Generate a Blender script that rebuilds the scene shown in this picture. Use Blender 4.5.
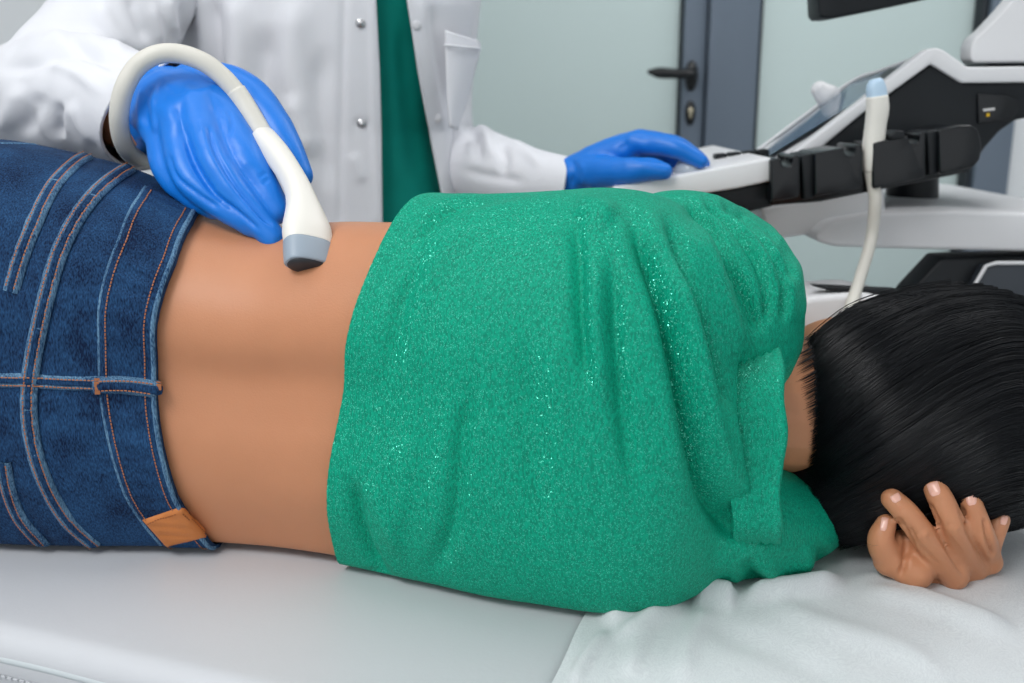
import bpy, bmesh, math, random
import numpy as np
from mathutils import Vector, Matrix
from mathutils.bvhtree import BVHTree
from mathutils import noise as mnoise

random.seed(7)
rng = np.random.default_rng(7)
for o in list(bpy.data.objects):
    bpy.data.objects.remove(o)
scene = bpy.context.scene
COL = scene.collection
PI = math.pi

# ------------------------------------------------------------------ camera
FPX = 1000.0                      # focal length in pixels of a 1024 x 683 frame
PITCH = math.radians(13.5)
CAMZ = 1.14
C = 0.75                          # height of the couch top
cam_d = bpy.data.cameras.new('camera')
cam_d.sensor_width = 36.0
cam_d.lens = FPX / 1024.0 * 36.0
cam_d.clip_start = 0.02
cam_d.dof.use_dof = True
cam_d.dof.focus_distance = 0.80
cam_d.dof.aperture_fstop = 5.6
cam = bpy.data.objects.new('camera', cam_d)
COL.objects.link(cam)
cam.location = (0, 0, CAMZ)
cam.rotation_euler = (PI / 2 - PITCH, 0, 0)
scene.camera = cam

# ------------------------------------------------------------------ world, lights, exposure
w = bpy.data.worlds.new('world')
scene.world = w
w.use_nodes = True
w.node_tree.nodes['Background'].inputs[0].default_value = (0.93, 0.97, 1.0, 1)
w.node_tree.nodes['Background'].inputs[1].default_value = 0.84
scene.view_settings.view_transform = 'Standard'
scene.view_settings.look = 'None'
scene.view_settings.exposure = 0.28
scene.view_settings.gamma = 1.0
scene.view_settings.use_curve_mapping = False


def area(name, loc, rot, sx, sy, power, col=(1, 1, 1)):
    l = bpy.data.lights.new(name, 'AREA')
    l.shape = 'RECTANGLE'
    l.size, l.size_y = sx, sy
    l.energy = power
    l.color = col
    o = bpy.data.objects.new(name, l)
    o.location = loc
    o.rotation_euler = rot
    COL.objects.link(o)
    return o


area('ceiling_light_over_couch', (-0.1, 1.05, 2.66), (0, 0, 0), 2.4, 0.9, 9)
area('ceiling_light_over_camera', (-1.05, -0.55, 2.66), (0, 0, 0), 0.9, 1.2, 36)
area('ceiling_light_over_machine', (1.3, 1.6, 2.66), (0, 0, 0), 0.6, 0.6, 9)
area('added_glass_backlight', (0.62, 4.1, 1.75), (-PI / 2, 0, 0), 0.9, 1.0, 42, (0.97, 1, 0.99))  # unseen lamp added behind the frosted panes to brighten them near the door post


# ------------------------------------------------------------------ pixel <-> place
SP, CP = math.sin(PITCH), math.cos(PITCH)


def ray(px, py):
    a, b = (px - 512.0) / FPX, (341.5 - py) / FPX
    return np.array([a, CP + b * SP, -SP + b * CP])


def P(px, py, Y):                 # point of the pixel's ray at depth Y
    d = ray(px, py)
    return np.array([0, 0, CAMZ]) + d * (Y / d[1])


def PZ(px, py, z):                # point of the pixel's ray on the height z
    d = ray(px, py)
    return np.array([0, 0, CAMZ]) + d * ((z - CAMZ) / d[2])


def proj(V):
    V = np.asarray(V, float)
    q = V - np.array([0, 0, CAMZ])
    zc = q[:, 1] * CP - q[:, 2] * SP
    yc = q[:, 1] * SP + q[:, 2] * CP
    return np.stack([512 + FPX * q[:, 0] / zc, 341.5 - FPX * yc / zc], 1)


def PL(pts):
    return [P(*p) for p in pts]


# ------------------------------------------------------------------ node materials
def lin(c):
    return tuple(((x / 255.0) / 12.92 if x / 255.0 <= 0.04045 else ((x / 255.0 + 0.055) / 1.055) ** 2.4) for x in c)


MATS = {}


def mat(name, rgb, rough=0.5, metal=0.0, var=0.0, vscale=20.0, bump=0.0, bscale=200.0, bstretch=(1, 1, 1),
        spec=0.5, coat=0.0, sss=0.0, trans=0.0, sheen=0.0, emit=None):
    if name in MATS:
        return MATS[name]
    m = bpy.data.materials.new(name)
    m.use_nodes = True
    nt = m.node_tree
    b = nt.nodes['Principled BSDF']
    c = lin(rgb)
    b.inputs['Base Color'].default_value = (*c, 1)
    b.inputs['Roughness'].default_value = rough
    b.inputs['Metallic'].default_value = metal
    b.inputs['Specular IOR Level'].default_value = spec
    b.inputs['Coat Weight'].default_value = coat
    b.inputs['Coat Roughness'].default_value = 0.25
    b.inputs['Sheen Weight'].default_value = sheen
    if sss:
        b.inputs['Subsurface Weight'].default_value = sss
        b.inputs['Subsurface Radius'].default_value = (0.012, 0.005, 0.003)
        b.inputs['Subsurface Scale'].default_value = 1.0
    if trans:
        b.inputs['Transmission Weight'].default_value = trans
    if emit:
        b.inputs['Emission Color'].default_value = (*lin(emit[0]), 1)
        b.inputs['Emission Strength'].default_value = emit[1]
    tc = nt.nodes.new('ShaderNodeTexCoord')
    if var:
        n = nt.nodes.new('ShaderNodeTexNoise')
        n.inputs['Scale'].default_value = vscale
        n.inputs['Detail'].default_value = 4
        nt.links.new(tc.outputs['Object'], n.inputs['Vector'])
        mx = nt.nodes.new('ShaderNodeMix')
        mx.data_type = 'RGBA'
        mx.inputs[6].default_value = (*[max(0, x * (1 - var)) for x in c], 1)
        mx.inputs[7].default_value = (*[min(1, x * (1 + var)) for x in c], 1)
        nt.links.new(n.outputs['Fac'], mx.inputs[0])
        nt.links.new(mx.outputs[2], b.inputs['Base Color'])
    if bump:
        mp = nt.nodes.new('ShaderNodeMapping')
        mp.inputs['Scale'].default_value = bstretch
        nt.links.new(tc.outputs['Object'], mp.inputs[0])
        n2 = nt.nodes.new('ShaderNodeTexNoise')
        n2.inputs['Scale'].default_value = bscale
        n2.inputs['Detail'].default_value = 3
        nt.links.new(mp.outputs[0], n2.inputs['Vector'])
        bp = nt.nodes.new('ShaderNodeBump')
        bp.inputs['Strength'].default_value = bump
        bp.inputs['Distance'].default_value = 0.002
        nt.links.new(n2.outputs['Fac'], bp.inputs['Height'])
        nt.links.new(bp.outputs[0], b.inputs['Normal'])
    MATS[name] = m
    return m


def N(nt, typ, **kw):
    n = nt.nodes.new(typ)
    for k, v in kw.items():
        if k in ('data_type', 'operation', 'blend_type', 'feature', 'distance', 'wave_type', 'bands_direction'):
            setattr(n, k, v)
        else:
            n.inputs[k.replace('_', ' ')].default_value = v
    return n


def knit_material(name, rgb, light, sparkle=0.08):
    m = bpy.data.materials.new(name)
    m.use_nodes = True
    nt = m.node_tree
    L = nt.links.new
    b = nt.nodes['Principled BSDF']
    out = nt.nodes['Material Output']
    tc = nt.nodes.new('ShaderNodeTexCoord')
    mp = nt.nodes.new('ShaderNodeMapping')
    mp.inputs['Scale'].default_value = (1, 1, 0.36)
    L(tc.outputs['Object'], mp.inputs[0])
    n1 = N(nt, 'ShaderNodeTexNoise', Scale=760.0, Detail=2.0)
    L(mp.outputs[0], n1.inputs['Vector'])
    cr = nt.nodes.new('ShaderNodeValToRGB')
    c = lin(rgb)
    cr.color_ramp.elements[0].position = 0.36
    cr.color_ramp.elements[0].color = (*[x * 0.68 for x in c], 1)
    cr.color_ramp.elements[1].position = 0.60
    cr.color_ramp.elements[1].color = (*[min(1, x * 1.12) for x in c], 1)
    L(n1.outputs['Fac'], cr.inputs[0])
    L(cr.outputs[0], b.inputs['Base Color'])
    b.inputs['Roughness'].default_value = 0.62
    b.inputs['Specular IOR Level'].default_value = 0.18
    b.inputs['Sheen Weight'].default_value = 0.03
    b.inputs['Sheen Roughness'].default_value = 0.4
    b.inputs['Sheen Tint'].default_value = (*lin(light), 1)
    bp = nt.nodes.new('ShaderNodeBump')
    bp.inputs['Strength'].default_value = 0.55
    bp.inputs['Distance'].default_value = 0.001
    L(n1.outputs['Fac'], bp.inputs['Height'])
    L(bp.outputs[0], b.inputs['Normal'])
    vo = N(nt, 'ShaderNodeTexVoronoi', Scale=1700.0)
    L(tc.outputs['Object'], vo.inputs['Vector'])
    geo = nt.nodes.new('ShaderNodeNewGeometry')
    sub = N(nt, 'ShaderNodeVectorMath', operation='SUBTRACT')
    sub.inputs[1].default_value = (0.5, 0.5, 0.5)
    L(vo.outputs['Color'], sub.inputs[0])
    sc = N(nt, 'ShaderNodeVectorMath', operation='SCALE')
    sc.inputs['Scale'].default_value = 1.1
    L(sub.outputs[0], sc.inputs[0])
    ad = N(nt, 'ShaderNodeVectorMath', operation='ADD')
    L(sc.outputs[0], ad.inputs[0])
    L(geo.outputs['Normal'], ad.inputs[1])
    nm = N(nt, 'ShaderNodeVectorMath', operation='NORMALIZE')
    L(ad.outputs[0], nm.inputs[0])
    gl = nt.nodes.new('ShaderNodeBsdfGlossy')
    gl.inputs['Color'].default_value = (*lin(light), 1)
    gl.inputs['Roughness'].default_value = 0.28
    L(nm.outputs[0], gl.inputs['Normal'])
    wn = N(nt, 'ShaderNodeTexVoronoi', Scale=1700.0)
    L(tc.outputs['Object'], wn.inputs['Vector'])
    sx = nt.nodes.new('ShaderNodeSeparateColor')
    L(wn.outputs['Color'], sx.inputs[0])
    th = N(nt, 'ShaderNodeMath', operation='GREATER_THAN')
    th.inputs[1].default_value = 1 - sparkle
    L(sx.outputs[0], th.inputs[0])
    mul = N(nt, 'ShaderNodeMath', operation='MULTIPLY')
    mul.inputs[1].default_value = 0.55
    L(th.outputs[0], mul.inputs[0])
    ms = nt.nodes.new('ShaderNodeMixShader')
    L(mul.outputs[0], ms.inputs[0])
    L(b.outputs[0], ms.inputs[1])
    L(gl.outputs[0], ms.inputs[2])
    L(ms.outputs[0], out.inputs['Surface'])
    MATS[name] = m
    return m


def denim_material(name, rgb, light, wear=0.5):
    m = bpy.data.materials.new(name)
    m.use_nodes = True
    nt = m.node_tree
    L = nt.links.new
    b = nt.nodes['Principled BSDF']
    tc = nt.nodes.new('ShaderNodeTexCoord')
    mp = nt.nodes.new('ShaderNodeMapping')
    mp.inputs['Rotation'].default_value = (0, math.radians(35), 0)
    mp.inputs['Scale'].default_value = (1, 1, 0.3)
    L(tc.outputs['Object'], mp.inputs[0])
    n1 = N(nt, 'ShaderNodeTexNoise', Scale=900.0, Detail=2.0)
    L(mp.outputs[0], n1.inputs['Vector'])
    n2 = N(nt, 'ShaderNodeTexNoise', Scale=28.0, Detail=5.0)
    L(tc.outputs['Object'], n2.inputs['Vector'])
    ad = N(nt, 'ShaderNodeMath', operation='MULTIPLY_ADD')
    ad.inputs[1].default_value = 0.45
    L(n2.outputs['Fac'], ad.inputs[0])
    ml = N(nt, 'ShaderNodeMath', operation='MULTIPLY')
    ml.inputs[1].default_value = 0.62
    L(n1.outputs['Fac'], ml.inputs[0])
    L(ml.outputs[0], ad.inputs[2])
    cr = nt.nodes.new('ShaderNodeValToRGB')
    cr.color_ramp.elements[0].position = 0.40
    cr.color_ramp.elements[0].color = (*lin(rgb), 1)
    cr.color_ramp.elements[1].position = 0.40 + 0.42 / (0.35 + wear)
    cr.color_ramp.elements[1].color = (*lin(light), 1)
    L(ad.outputs[0], cr.inputs[0])
    L(cr.outputs[0], b.inputs['Base Color'])
    b.inputs['Roughness'].default_value = 0.85
    b.inputs['Specular IOR Level'].default_value = 0.2
    bp = nt.nodes.new('ShaderNodeBump')
    bp.inputs['Strength'].default_value = 0.4
    bp.inputs['Distance'].default_value = 0.0008
    L(n1.outputs['Fac'], bp.inputs['Height'])
    L(bp.outputs[0], b.inputs['Normal'])
    MATS[name] = m
    return m


def frosted_material(name, rgb):
    m = bpy.data.materials.new(name)
    m.use_nodes = True
    nt = m.node_tree
    L = nt.links.new
    out = nt.nodes['Material Output']
    b = nt.nodes['Principled BSDF']
    b.inputs['Base Color'].default_value = (*lin(rgb), 1)
    b.inputs['Roughness'].default_value = 0.28
    tr = nt.nodes.new('ShaderNodeBsdfTranslucent')
    tr.inputs['Color'].default_value = (*lin((228, 236, 236)), 1)
    mx = nt.nodes.new('ShaderNodeMixShader')
    mx.inputs[0].default_value = 0.5
    L(b.outputs[0], mx.inputs[1])
    L(tr.outputs[0], mx.inputs[2])
    L(mx.outputs[0], out.inputs['Surface'])
    MATS[name] = m
    return m


def sheet_material(name):
    m = bpy.data.materials.new(name)
    m.use_nodes = True
    nt = m.node_tree
    L = nt.links.new
    out = nt.nodes['Material Output']
    b = nt.nodes['Principled BSDF']
    b.inputs['Roughness'].default_value = 0.7
    b.inputs['Specular IOR Level'].default_value = 0.3
    tc = nt.nodes.new('ShaderNodeTexCoord')
    n0 = N(nt, 'ShaderNodeTexNoise', Scale=14.0, Detail=3.0)
    L(tc.outputs['Object'], n0.inputs['Vector'])
    mixv = N(nt, 'ShaderNodeMix', data_type='RGBA')
    mixv.inputs[0].default_value = 0.12
    L(tc.outputs['Object'], mixv.inputs[6])
    L(n0.outputs['Color'], mixv.inputs[7])
    mp = nt.nodes.new('ShaderNodeMapping')
    mp.inputs['Scale'].default_value = (1, 0.25, 1)
    mp.inputs['Rotation'].default_value = (0, 0, 0.6)
    L(mixv.outputs[2], mp.inputs[0])
    n1 = N(nt, 'ShaderNodeTexNoise', Scale=900.0, Detail=3.0)
    L(mp.outputs[0], n1.inputs['Vector'])
    cr = nt.nodes.new('ShaderNodeValToRGB')
    cr.color_ramp.elements[0].position = 0.38
    cr.color_ramp.elements[0].color = (*lin((216, 220, 223)), 1)
    cr.color_ramp.elements[1].position = 0.62
    cr.color_ramp.elements[1].color = (*lin((224, 228, 230)), 1)
    L(n1.outputs['Fac'], cr.inputs[0])
    L(cr.outputs[0], b.inputs['Base Color'])
    bp = nt.nodes.new('ShaderNodeBump')
    bp.inputs['Strength'].default_value = 0.03
    bp.inputs['Distance'].default_value = 0.001
    L(n1.outputs['Fac'], bp.inputs['Height'])
    L(bp.outputs[0], b.inputs['Normal'])
    tp = nt.nodes.new('ShaderNodeBsdfTransparent')
    mx = nt.nodes.new('ShaderNodeMixShader')
    mr = N(nt, 'ShaderNodeMapRange')
    mr.inputs['From Min'].default_value = 0.35
    mr.inputs['From Max'].default_value = 0.65
    mr.inputs['To Min'].default_value = 0.84
    mr.inputs['To Max'].default_value = 0.88
    L(n1.outputs['Fac'], mr.inputs['Value'])
    L(mr.outputs[0], mx.inputs[0])
    L(tp.outputs[0], mx.inputs[1])
    L(b.outputs[0], mx.inputs[2])
    L(mx.outputs[0], out.inputs['Surface'])
    MATS[name] = m
    return m


M_skin = mat('skin', (191, 131, 95), 0.46, var=0.06, vscale=26, bump=0.12, bscale=700, sss=0.12, spec=0.4)
M_nail = mat('nail', (232, 178, 160), 0.25, sss=0.1)
M_shirt = knit_material('green_lurex_knit', (0, 152, 121), (120, 235, 208))
M_denim = denim_material('blue_denim', (4, 22, 52), (48, 96, 144), 0.5)
M_denim_worn = denim_material('worn_denim_edge', (22, 58, 96), (116, 156, 186), 0.9)
M_thread = mat('orange_thread', (166, 104, 66), 0.7)
M_leather = mat('tan_leather', (196, 118, 58), 0.55, var=0.12, vscale=60, bump=0.2, bscale=500)
M_hair = mat('black_hair', (6, 8, 13), 0.38, spec=0.26)
M_coat = mat('white_coat_cloth', (222, 223, 228), 0.8, bump=0.12, bscale=900, spec=0.2)
M_scrub = mat('teal_scrub_cloth', (0, 128, 116), 0.8, bump=0.2, bscale=900, spec=0.2, var=0.05, vscale=50)
M_glove = mat('blue_nitrile', (16, 118, 216), 0.40, spec=0.45, bump=0.10, bscale=120)
M_probe = mat('ivory_plastic', (233, 230, 222), 0.4)
M_cable = mat('warm_grey_cable', (214, 211, 202), 0.5)
M_lens = mat('grey_lens', (150, 163, 176), 0.45)
M_lensdark = mat('dark_rubber', (40, 44, 50), 0.5)
M_vinyl = mat('light_grey_vinyl', (196, 198, 202), 0.42, bump=0.06, bscale=260, spec=0.35)
M_vinyl2 = mat('seam_grey_vinyl', (196, 203, 206), 0.5)
M_metal = mat('grey_painted_steel', (150, 155, 160), 0.4, metal=0.6)
M_frame = mat('slate_anodised_frame', (108, 120, 134), 0.42, metal=0.25, var=0.04, vscale=4)
M_gasket = mat('black_gasket', (38, 44, 50), 0.6)
M_black = mat('black_handle', (20, 22, 25), 0.3)
M_brass = mat('cylinder_metal', (205, 196, 170), 0.35, metal=0.8)
M_glass = frosted_material('frosted_glass', (152, 163, 163))
M_sheet = sheet_material('nonwoven_sheet')
M_wall = mat('white_wall', (226, 229, 231), 0.8, var=0.02, vscale=3)
M_floor = mat('grey_vinyl_floor', (168, 172, 174), 0.5, var=0.06, vscale=12)
M_ceil = mat('white_ceiling', (236, 236, 236), 0.9)
M_mwhite = mat('machine_white', (228, 228, 230), 0.4)
M_mgrey = mat('machine_grey', (220, 220, 222), 0.45)
M_mblack = mat('machine_black', (20, 24, 28), 0.45, spec=0.3)
M_mgloss = mat('machine_gloss_black', (14, 17, 21), 0.25, spec=0.4)
M_screen = mat('dark_touch_glass', (84, 108, 128), 0.12, spec=0.6)
M_bluecap = mat('pale_blue_cap', (190, 216, 238), 0.4)
M_yellow = mat('yellow_mark', (235, 190, 30), 0.5)
M_trouser = mat('white_trousers', (225, 228, 230), 0.8)
M_shoe = mat('white_clogs', (232, 232, 232), 0.5)
M_snap = mat('snap_metal', (190, 190, 192), 0.25, metal=0.9)


# ------------------------------------------------------------------ mesh helpers
def mesh_from(name, V, F):
    me = bpy.data.meshes.new(name)
    me.from_pydata([tuple(map(float, v)) for v in V], [], [tuple(map(int, f)) for f in F])
    me.update()
    return me


def link(name, me, material=None, parent=None, smooth=True):
    o = bpy.data.objects.new(name, me)
    COL.objects.link(o)
    if material is not None:
        me.materials.clear()
        me.materials.append(material)
    if smooth:
        me.shade_smooth()
    if parent is not None:
        o.parent = parent
        t = parent.location if parent.parent is None else Vector((0, 0, 0))
        o.matrix_parent_inverse = Matrix.Translation(-t)
    return o


def obj(name, VF, material, parent=None, smooth=True):
    return link(name, mesh_from(name, *VF), material, parent, smooth)


def tag(o, label, cat, group=None, kind=None):
    o['label'] = label
    o['category'] = cat
    if group:
        o['group'] = group
    if kind:
        o['kind'] = kind
    return o


def struct(o):
    o['kind'] = 'structure'
    return o


def thing(name, loc, label, cat, group=None):
    o = bpy.data.objects.new(name, None)
    o.empty_display_size = 0.05
    o.location = loc
    COL.objects.link(o)
    return tag(o, label, cat, group)


def join(*parts):
    V, F, n = [], [], 0
    for v, f in parts:
        v = np.asarray(v)
        V.append(v)
        F += [tuple(i + n for i in q) for q in f]
        n += len(v)
    return np.concatenate(V), F


def grid_faces(n, m, cu=False, cv=False):
    F = []
    for i in range(n if cu else n - 1):
        a, b = i * m, ((i + 1) % n) * m
        for j in range(m if cv else m - 1):
            k = (j + 1) % m
            F.append((a + j, b + j, b + k, a + k))
    return F


def grid(G, cu=False, cv=False):
    n, m, _ = G.shape
    return G.reshape(-1, 3), grid_faces(n, m, cu, cv)


def catmull(pts, k):
    pts = np.asarray(pts, float)
    n = len(pts)
    if n < 3:
        t = np.linspace(0, 1, k * (n - 1) + 1)[:, None]
        return pts[0] * (1 - t) + pts[-1] * t
    e = np.concatenate([[2 * pts[0] - pts[1]], pts, [2 * pts[-1] - pts[-2]]])
    out = []
    for i in range(n - 1):
        p0, p1, p2, p3 = e[i:i + 4]
        for t in np.linspace(0, 1, k, endpoint=False):
            out.append(0.5 * (2 * p1 + (p2 - p0) * t + (2 * p0 - 5 * p1 + 4 * p2 - p3) * t * t + (3 * p1 - p0 - 3 * p2 + p3) * t ** 3))
    out.append(pts[-1])
    return np.array(out)


def unit(v):
    v = np.asarray(v, float)
    return v / (np.linalg.norm(v) + 1e-12)


def frames(c, up=None):
    T = np.gradient(c, axis=0)
    T /= np.linalg.norm(T, axis=1)[:, None] + 1e-12
    u = np.array(up, float) if up is not None else (np.array([0, 0, 1.0]) if abs(T[0][2]) < 0.9 else np.array([0, 1.0, 0]))
    A, B = [], []
    for t in T:
        u = u - t * np.dot(u, t)
        u = unit(u)
        A.append(u.copy())
        B.append(np.cross(t, u))
    return T, np.array(A), np.array(B)


def tube(pts, rad, n=16, k=6, cap='round', up=None, smooth=True):
    """tapered tube; rad: per-point radius or (across, along-up) pair"""
    pts = np.asarray(pts, float)
    R = np.array([(r, r) if np.isscalar(r) else r for r in rad], float)
    if smooth:
        c = catmull(pts, k)
        r = np.clip(catmull(R, k), 1e-4, None)
    else:
        c, r = pts, R
    T, A, B = frames(c, up)
    th = np.linspace(0, 2 * PI, n, endpoint=False)
    if cap == 'round':
        q = 5
        a = np.linspace(PI / 2, 0, q, endpoint=False)
        h0 = [(c[0] - T[0] * r[0].min() * math.sin(x), r[0] * math.cos(x) + 1e-5) for x in a]
        h1 = [(c[-1] + T[-1] * r[-1].min() * math.sin(x), r[-1] * math.cos(x) + 1e-5) for x in a[::-1]]
        cc = np.concatenate([[x[0] for x in h0], c, [x[0] for x in h1]])
        rr = np.concatenate([[x[1] for x in h0], r, [x[1] for x in h1]])
        A = np.concatenate([[A[0]] * q, A, [A[-1]] * q])
        B = np.concatenate([[B[0]] * q, B, [B[-1]] * q])
        c, r = cc, rr
    G = c[:, None, :] + A[:, None, :] * (np.sin(th)[None, :, None] * r[:, 1][:, None, None]) + B[:, None, :] * (np.cos(th)[None, :, None] * r[:, 0][:, None, None])
    V, F = grid(G, False, True)
    F = list(F)
    if cap != 'open':
        m = len(c)
        F.append(tuple(range(n)))
        F.append(tuple(reversed(range((m - 1) * n, m * n))))
    return V, F


def box(c, s, rot=None, bev=0.0):
    bm = bmesh.new()
    bmesh.ops.create_cube(bm, size=1.0)
    for v in bm.verts:
        v.co = Vector((v.co.x * s[0], v.co.y * s[1], v.co.z * s[2]))
    if bev:
        bmesh.ops.bevel(bm, geom=list(bm.edges), offset=bev, segments=3, affect='EDGES', profile=0.5)
    Mx = Matrix.Translation(Vector(c))
    if rot is not None:
        Mx = Mx @ rot
    bm.transform(Mx)
    bm.verts.ensure_lookup_table()
    V = np.array([v.co[:] for v in bm.verts])
    F = [tuple(v.index for v in f.verts) for f in bm.faces]
    bm.free()
    return V, F


def prism(poly_px, Y, depth, bev=0.004, dz=0.0):
    """outline in pixels at depth Y, carried straight back by depth (a body with that side face)"""
    return prism3([P(x, y, Y) for x, y in poly_px], np.array([0, depth, dz]), bev)


def prism3(pts, d, bev=0.004):
    bm = bmesh.new()
    a = [bm.verts.new(Vector(p)) for p in pts]
    b = [bm.verts.new(Vector(np.asarray(p) + d)) for p in pts]
    n = len(a)
    bm.faces.new(a)
    bm.faces.new(b[::-1])
    for i in range(n):
        bm.faces.new((a[i], b[i], b[(i + 1) % n], a[(i + 1) % n]))
    bmesh.ops.recalc_face_normals(bm, faces=list(bm.faces))
    if bev:
        bmesh.ops.bevel(bm, geom=list(bm.edges), offset=bev, segments=3, affect='EDGES', profile=0.5, clamp_overlap=True)
    bm.verts.ensure_lookup_table()
    bm.verts.index_update()
    V = np.array([v.co[:] for v in bm.verts])
    F = [tuple(v.index for v in f.verts) for f in bm.faces]
    bm.free()
    return V, F


def ellipsoid(c, r, n=32, m=20, rot=None):
    th = np.linspace(0, 2 * PI, n, endpoint=False)
    ph = np.linspace(-PI / 2 + 0.02, PI / 2 - 0.02, m)
    G = np.stack([np.cos(ph)[:, None] * np.cos(th)[None], np.cos(ph)[:, None] * np.sin(th)[None], np.sin(ph)[:, None] + 0 * th[None]], -1) * np.array(r)
    if rot is not None:
        G = G @ np.array(rot.to_3x3()).T
    V, F = grid(G + np.array(c), False, True)
    F = list(F)
    F.append(tuple(range(n))[::-1])
    F.append(tuple(range((m - 1) * n, m * n)))
    return V, F


def smooth_V(V, E, it, lam=0.5, fixed=None):
    n = len(V)
    deg = np.bincount(E.ravel(), minlength=n).astype(float)
    deg[deg == 0] = 1
    V = V.copy()
    for _ in range(it):
        A = np.empty_like(V)
        for k in range(3):
            A[:, k] = np.bincount(E[:, 0], V[E[:, 1], k], n) + np.bincount(E[:, 1], V[E[:, 0], k], n)
        A = A / deg[:, None]
        W = V + lam * (A - V)
        if fixed is not None:
            W[fixed] = V[fixed]
        V = W
    return V


def get_V(me):
    V = np.empty(len(me.vertices) * 3)
    me.vertices.foreach_get('co', V)
    return V.reshape(-1, 3)


def set_V(me, V):
    me.vertices.foreach_set('co', np.ascontiguousarray(V, dtype=np.float32).ravel())
    me.update()


def get_N(me):
    A = np.empty(len(me.vertices) * 3, dtype=np.float32)
    me.vertex_normals.foreach_get('vector', A)
    return A.reshape(-1, 3).astype(float)


def get_E(me):
    E = np.empty(len(me.edges) * 2, dtype=np.int32)
    me.edges.foreach_get('vertices', E)
    return E.reshape(-1, 2)


def solid(parts, voxel, it=4, lam=0.5):
    """closed overlapping shapes fused into one continuous surface"""
    me = mesh_from('tmp', *join(*parts))
    o = bpy.data.objects.new('tmp', me)
    COL.objects.link(o)
    md = o.modifiers.new('r', 'REMESH')
    md.mode = 'VOXEL'
    md.voxel_size = voxel
    bpy.context.view_layer.update()
    dg = bpy.context.evaluated_depsgraph_get()
    out = bpy.data.meshes.new_from_object(o.evaluated_get(dg))
    bpy.data.objects.remove(o)
    bpy.data.meshes.remove(me)
    out.materials.clear()
    if it:
        set_V(out, smooth_V(get_V(out), get_E(out), it, lam))
    return out


def cut(me, co, no):
    """keep the side the normal points to"""
    bm = bmesh.new()
    bm.from_mesh(me)
    bmesh.ops.bisect_plane(bm, geom=list(bm.verts) + list(bm.edges) + list(bm.faces), plane_co=Vector(co), plane_no=Vector(no), clear_inner=True)
    bm.to_mesh(me)
    bm.free()
    me.update()


def poly_dist(Q, pl):
    """distance of pixels Q to a polyline, and position 0..1 along it, and side"""
    pl = np.asarray(pl, float)
    best = np.full(len(Q), 1e9)
    tt = np.zeros(len(Q))
    sd = np.zeros(len(Q))
    seg = np.linalg.norm(np.diff(pl, axis=0), axis=1)
    cum = np.concatenate([[0], np.cumsum(seg)])
    for i in range(len(pl) - 1):
        a, d = pl[i], pl[i + 1] - pl[i]
        t = np.clip(((Q - a) @ d) / (d @ d + 1e-9), 0, 1)
        r = Q - (a + t[:, None] * d)
        ds = np.linalg.norm(r, axis=1)
        m = ds < best
        best[m] = ds[m]
        tt[m] = (cum[i] + t[m] * seg[i]) / cum[-1]
        sd[m] = np.sign(d[0] * r[m, 1] - d[1] * r[m, 0])
    return best, tt, sd


def sculpt(me, folds, k=6, facing=0.15, only=None):
    """raise (+) or press (-) the camera-facing cloth along folds traced in pixels: (polyline, millimetres, width px[, taper[, step]])"""
    V = get_V(me)
    NN = get_N(me)
    Q = proj(V)
    view = np.array([0, 0, CAMZ]) - V
    view /= np.linalg.norm(view, axis=1)[:, None]
    fw = np.clip((np.einsum('ij,ij->i', NN, view) + 0.05) / facing, 0, 1)
    if only is not None:
        fw = fw * only(V)
    D = np.zeros(len(V))
    for f in folds:
        pl, mm, wd = f[0], f[1], f[2]
        tap = f[3] if len(f) > 3 else 0.25
        step = f[4] if len(f) > 4 else 0.0
        c = catmull(np.array(pl, float), k) if len(pl) > 2 else np.array(pl, float)
        lo, hi = c.min(0) - 4 * wd, c.max(0) + 4 * wd
        idx = np.where((Q[:, 0] > lo[0]) & (Q[:, 0] < hi[0]) & (Q[:, 1] > lo[1]) & (Q[:, 1] < hi[1]) & (fw > 0))[0]
        if not len(idx):
            continue
        d, t, s = poly_dist(Q[idx], c)
        env = np.clip(np.minimum(t, 1 - t) / max(tap, 1e-3), 0, 1)
        env = env * env * (3 - 2 * env) if tap > 0.002 else np.ones_like(t)
        g = np.exp(-(d / wd) ** 2)
        if step:
            g = g + step * s * np.exp(-(d / (wd * 2.2)) ** 2) * np.tanh(d / (wd * 0.5))
        D[idx] += mm * 0.001 * g * env
    set_V(me, V + NN * (D * fw)[:, None])


def jitter(me, amp, scale, seed=0.0, axis_scale=(1, 1, 1), only=None):
    V = get_V(me)
    NN = get_N(me)
    a = np.array(axis_scale) * scale
    W = V * a + seed
    d = np.array([mnoise.noise(Vector(p)) for p in W])
    if only is not None:
        d = d * only(V)
    set_V(me, V + NN * (amp * d)[:, None])


def bvh_of(me):
    return BVHTree.FromPolygons([v.co for v in me.vertices], [p.vertices for p in me.polygons])


EYE = Vector((0, 0, CAMZ))


def hit(bvh, px, py, default=None):
    d = Vector(ray(px, py)).normalized()
    loc, no, i, ds = bvh.ray_cast(EYE, d)
    if loc is None:
        return default
    if no.dot(d) > 0:
        no = -no
    return np.array(loc), np.array(no)


def on_surface(bvh, pts_px, k=8):
    c = catmull(np.array(pts_px, float), k) if len(pts_px) > 2 else np.linspace(np.array(pts_px[0], float), np.array(pts_px[-1], float), k + 1)
    out = [hit(bvh, *p) for p in c]
    return [h for h in out if h is not None]


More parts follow.
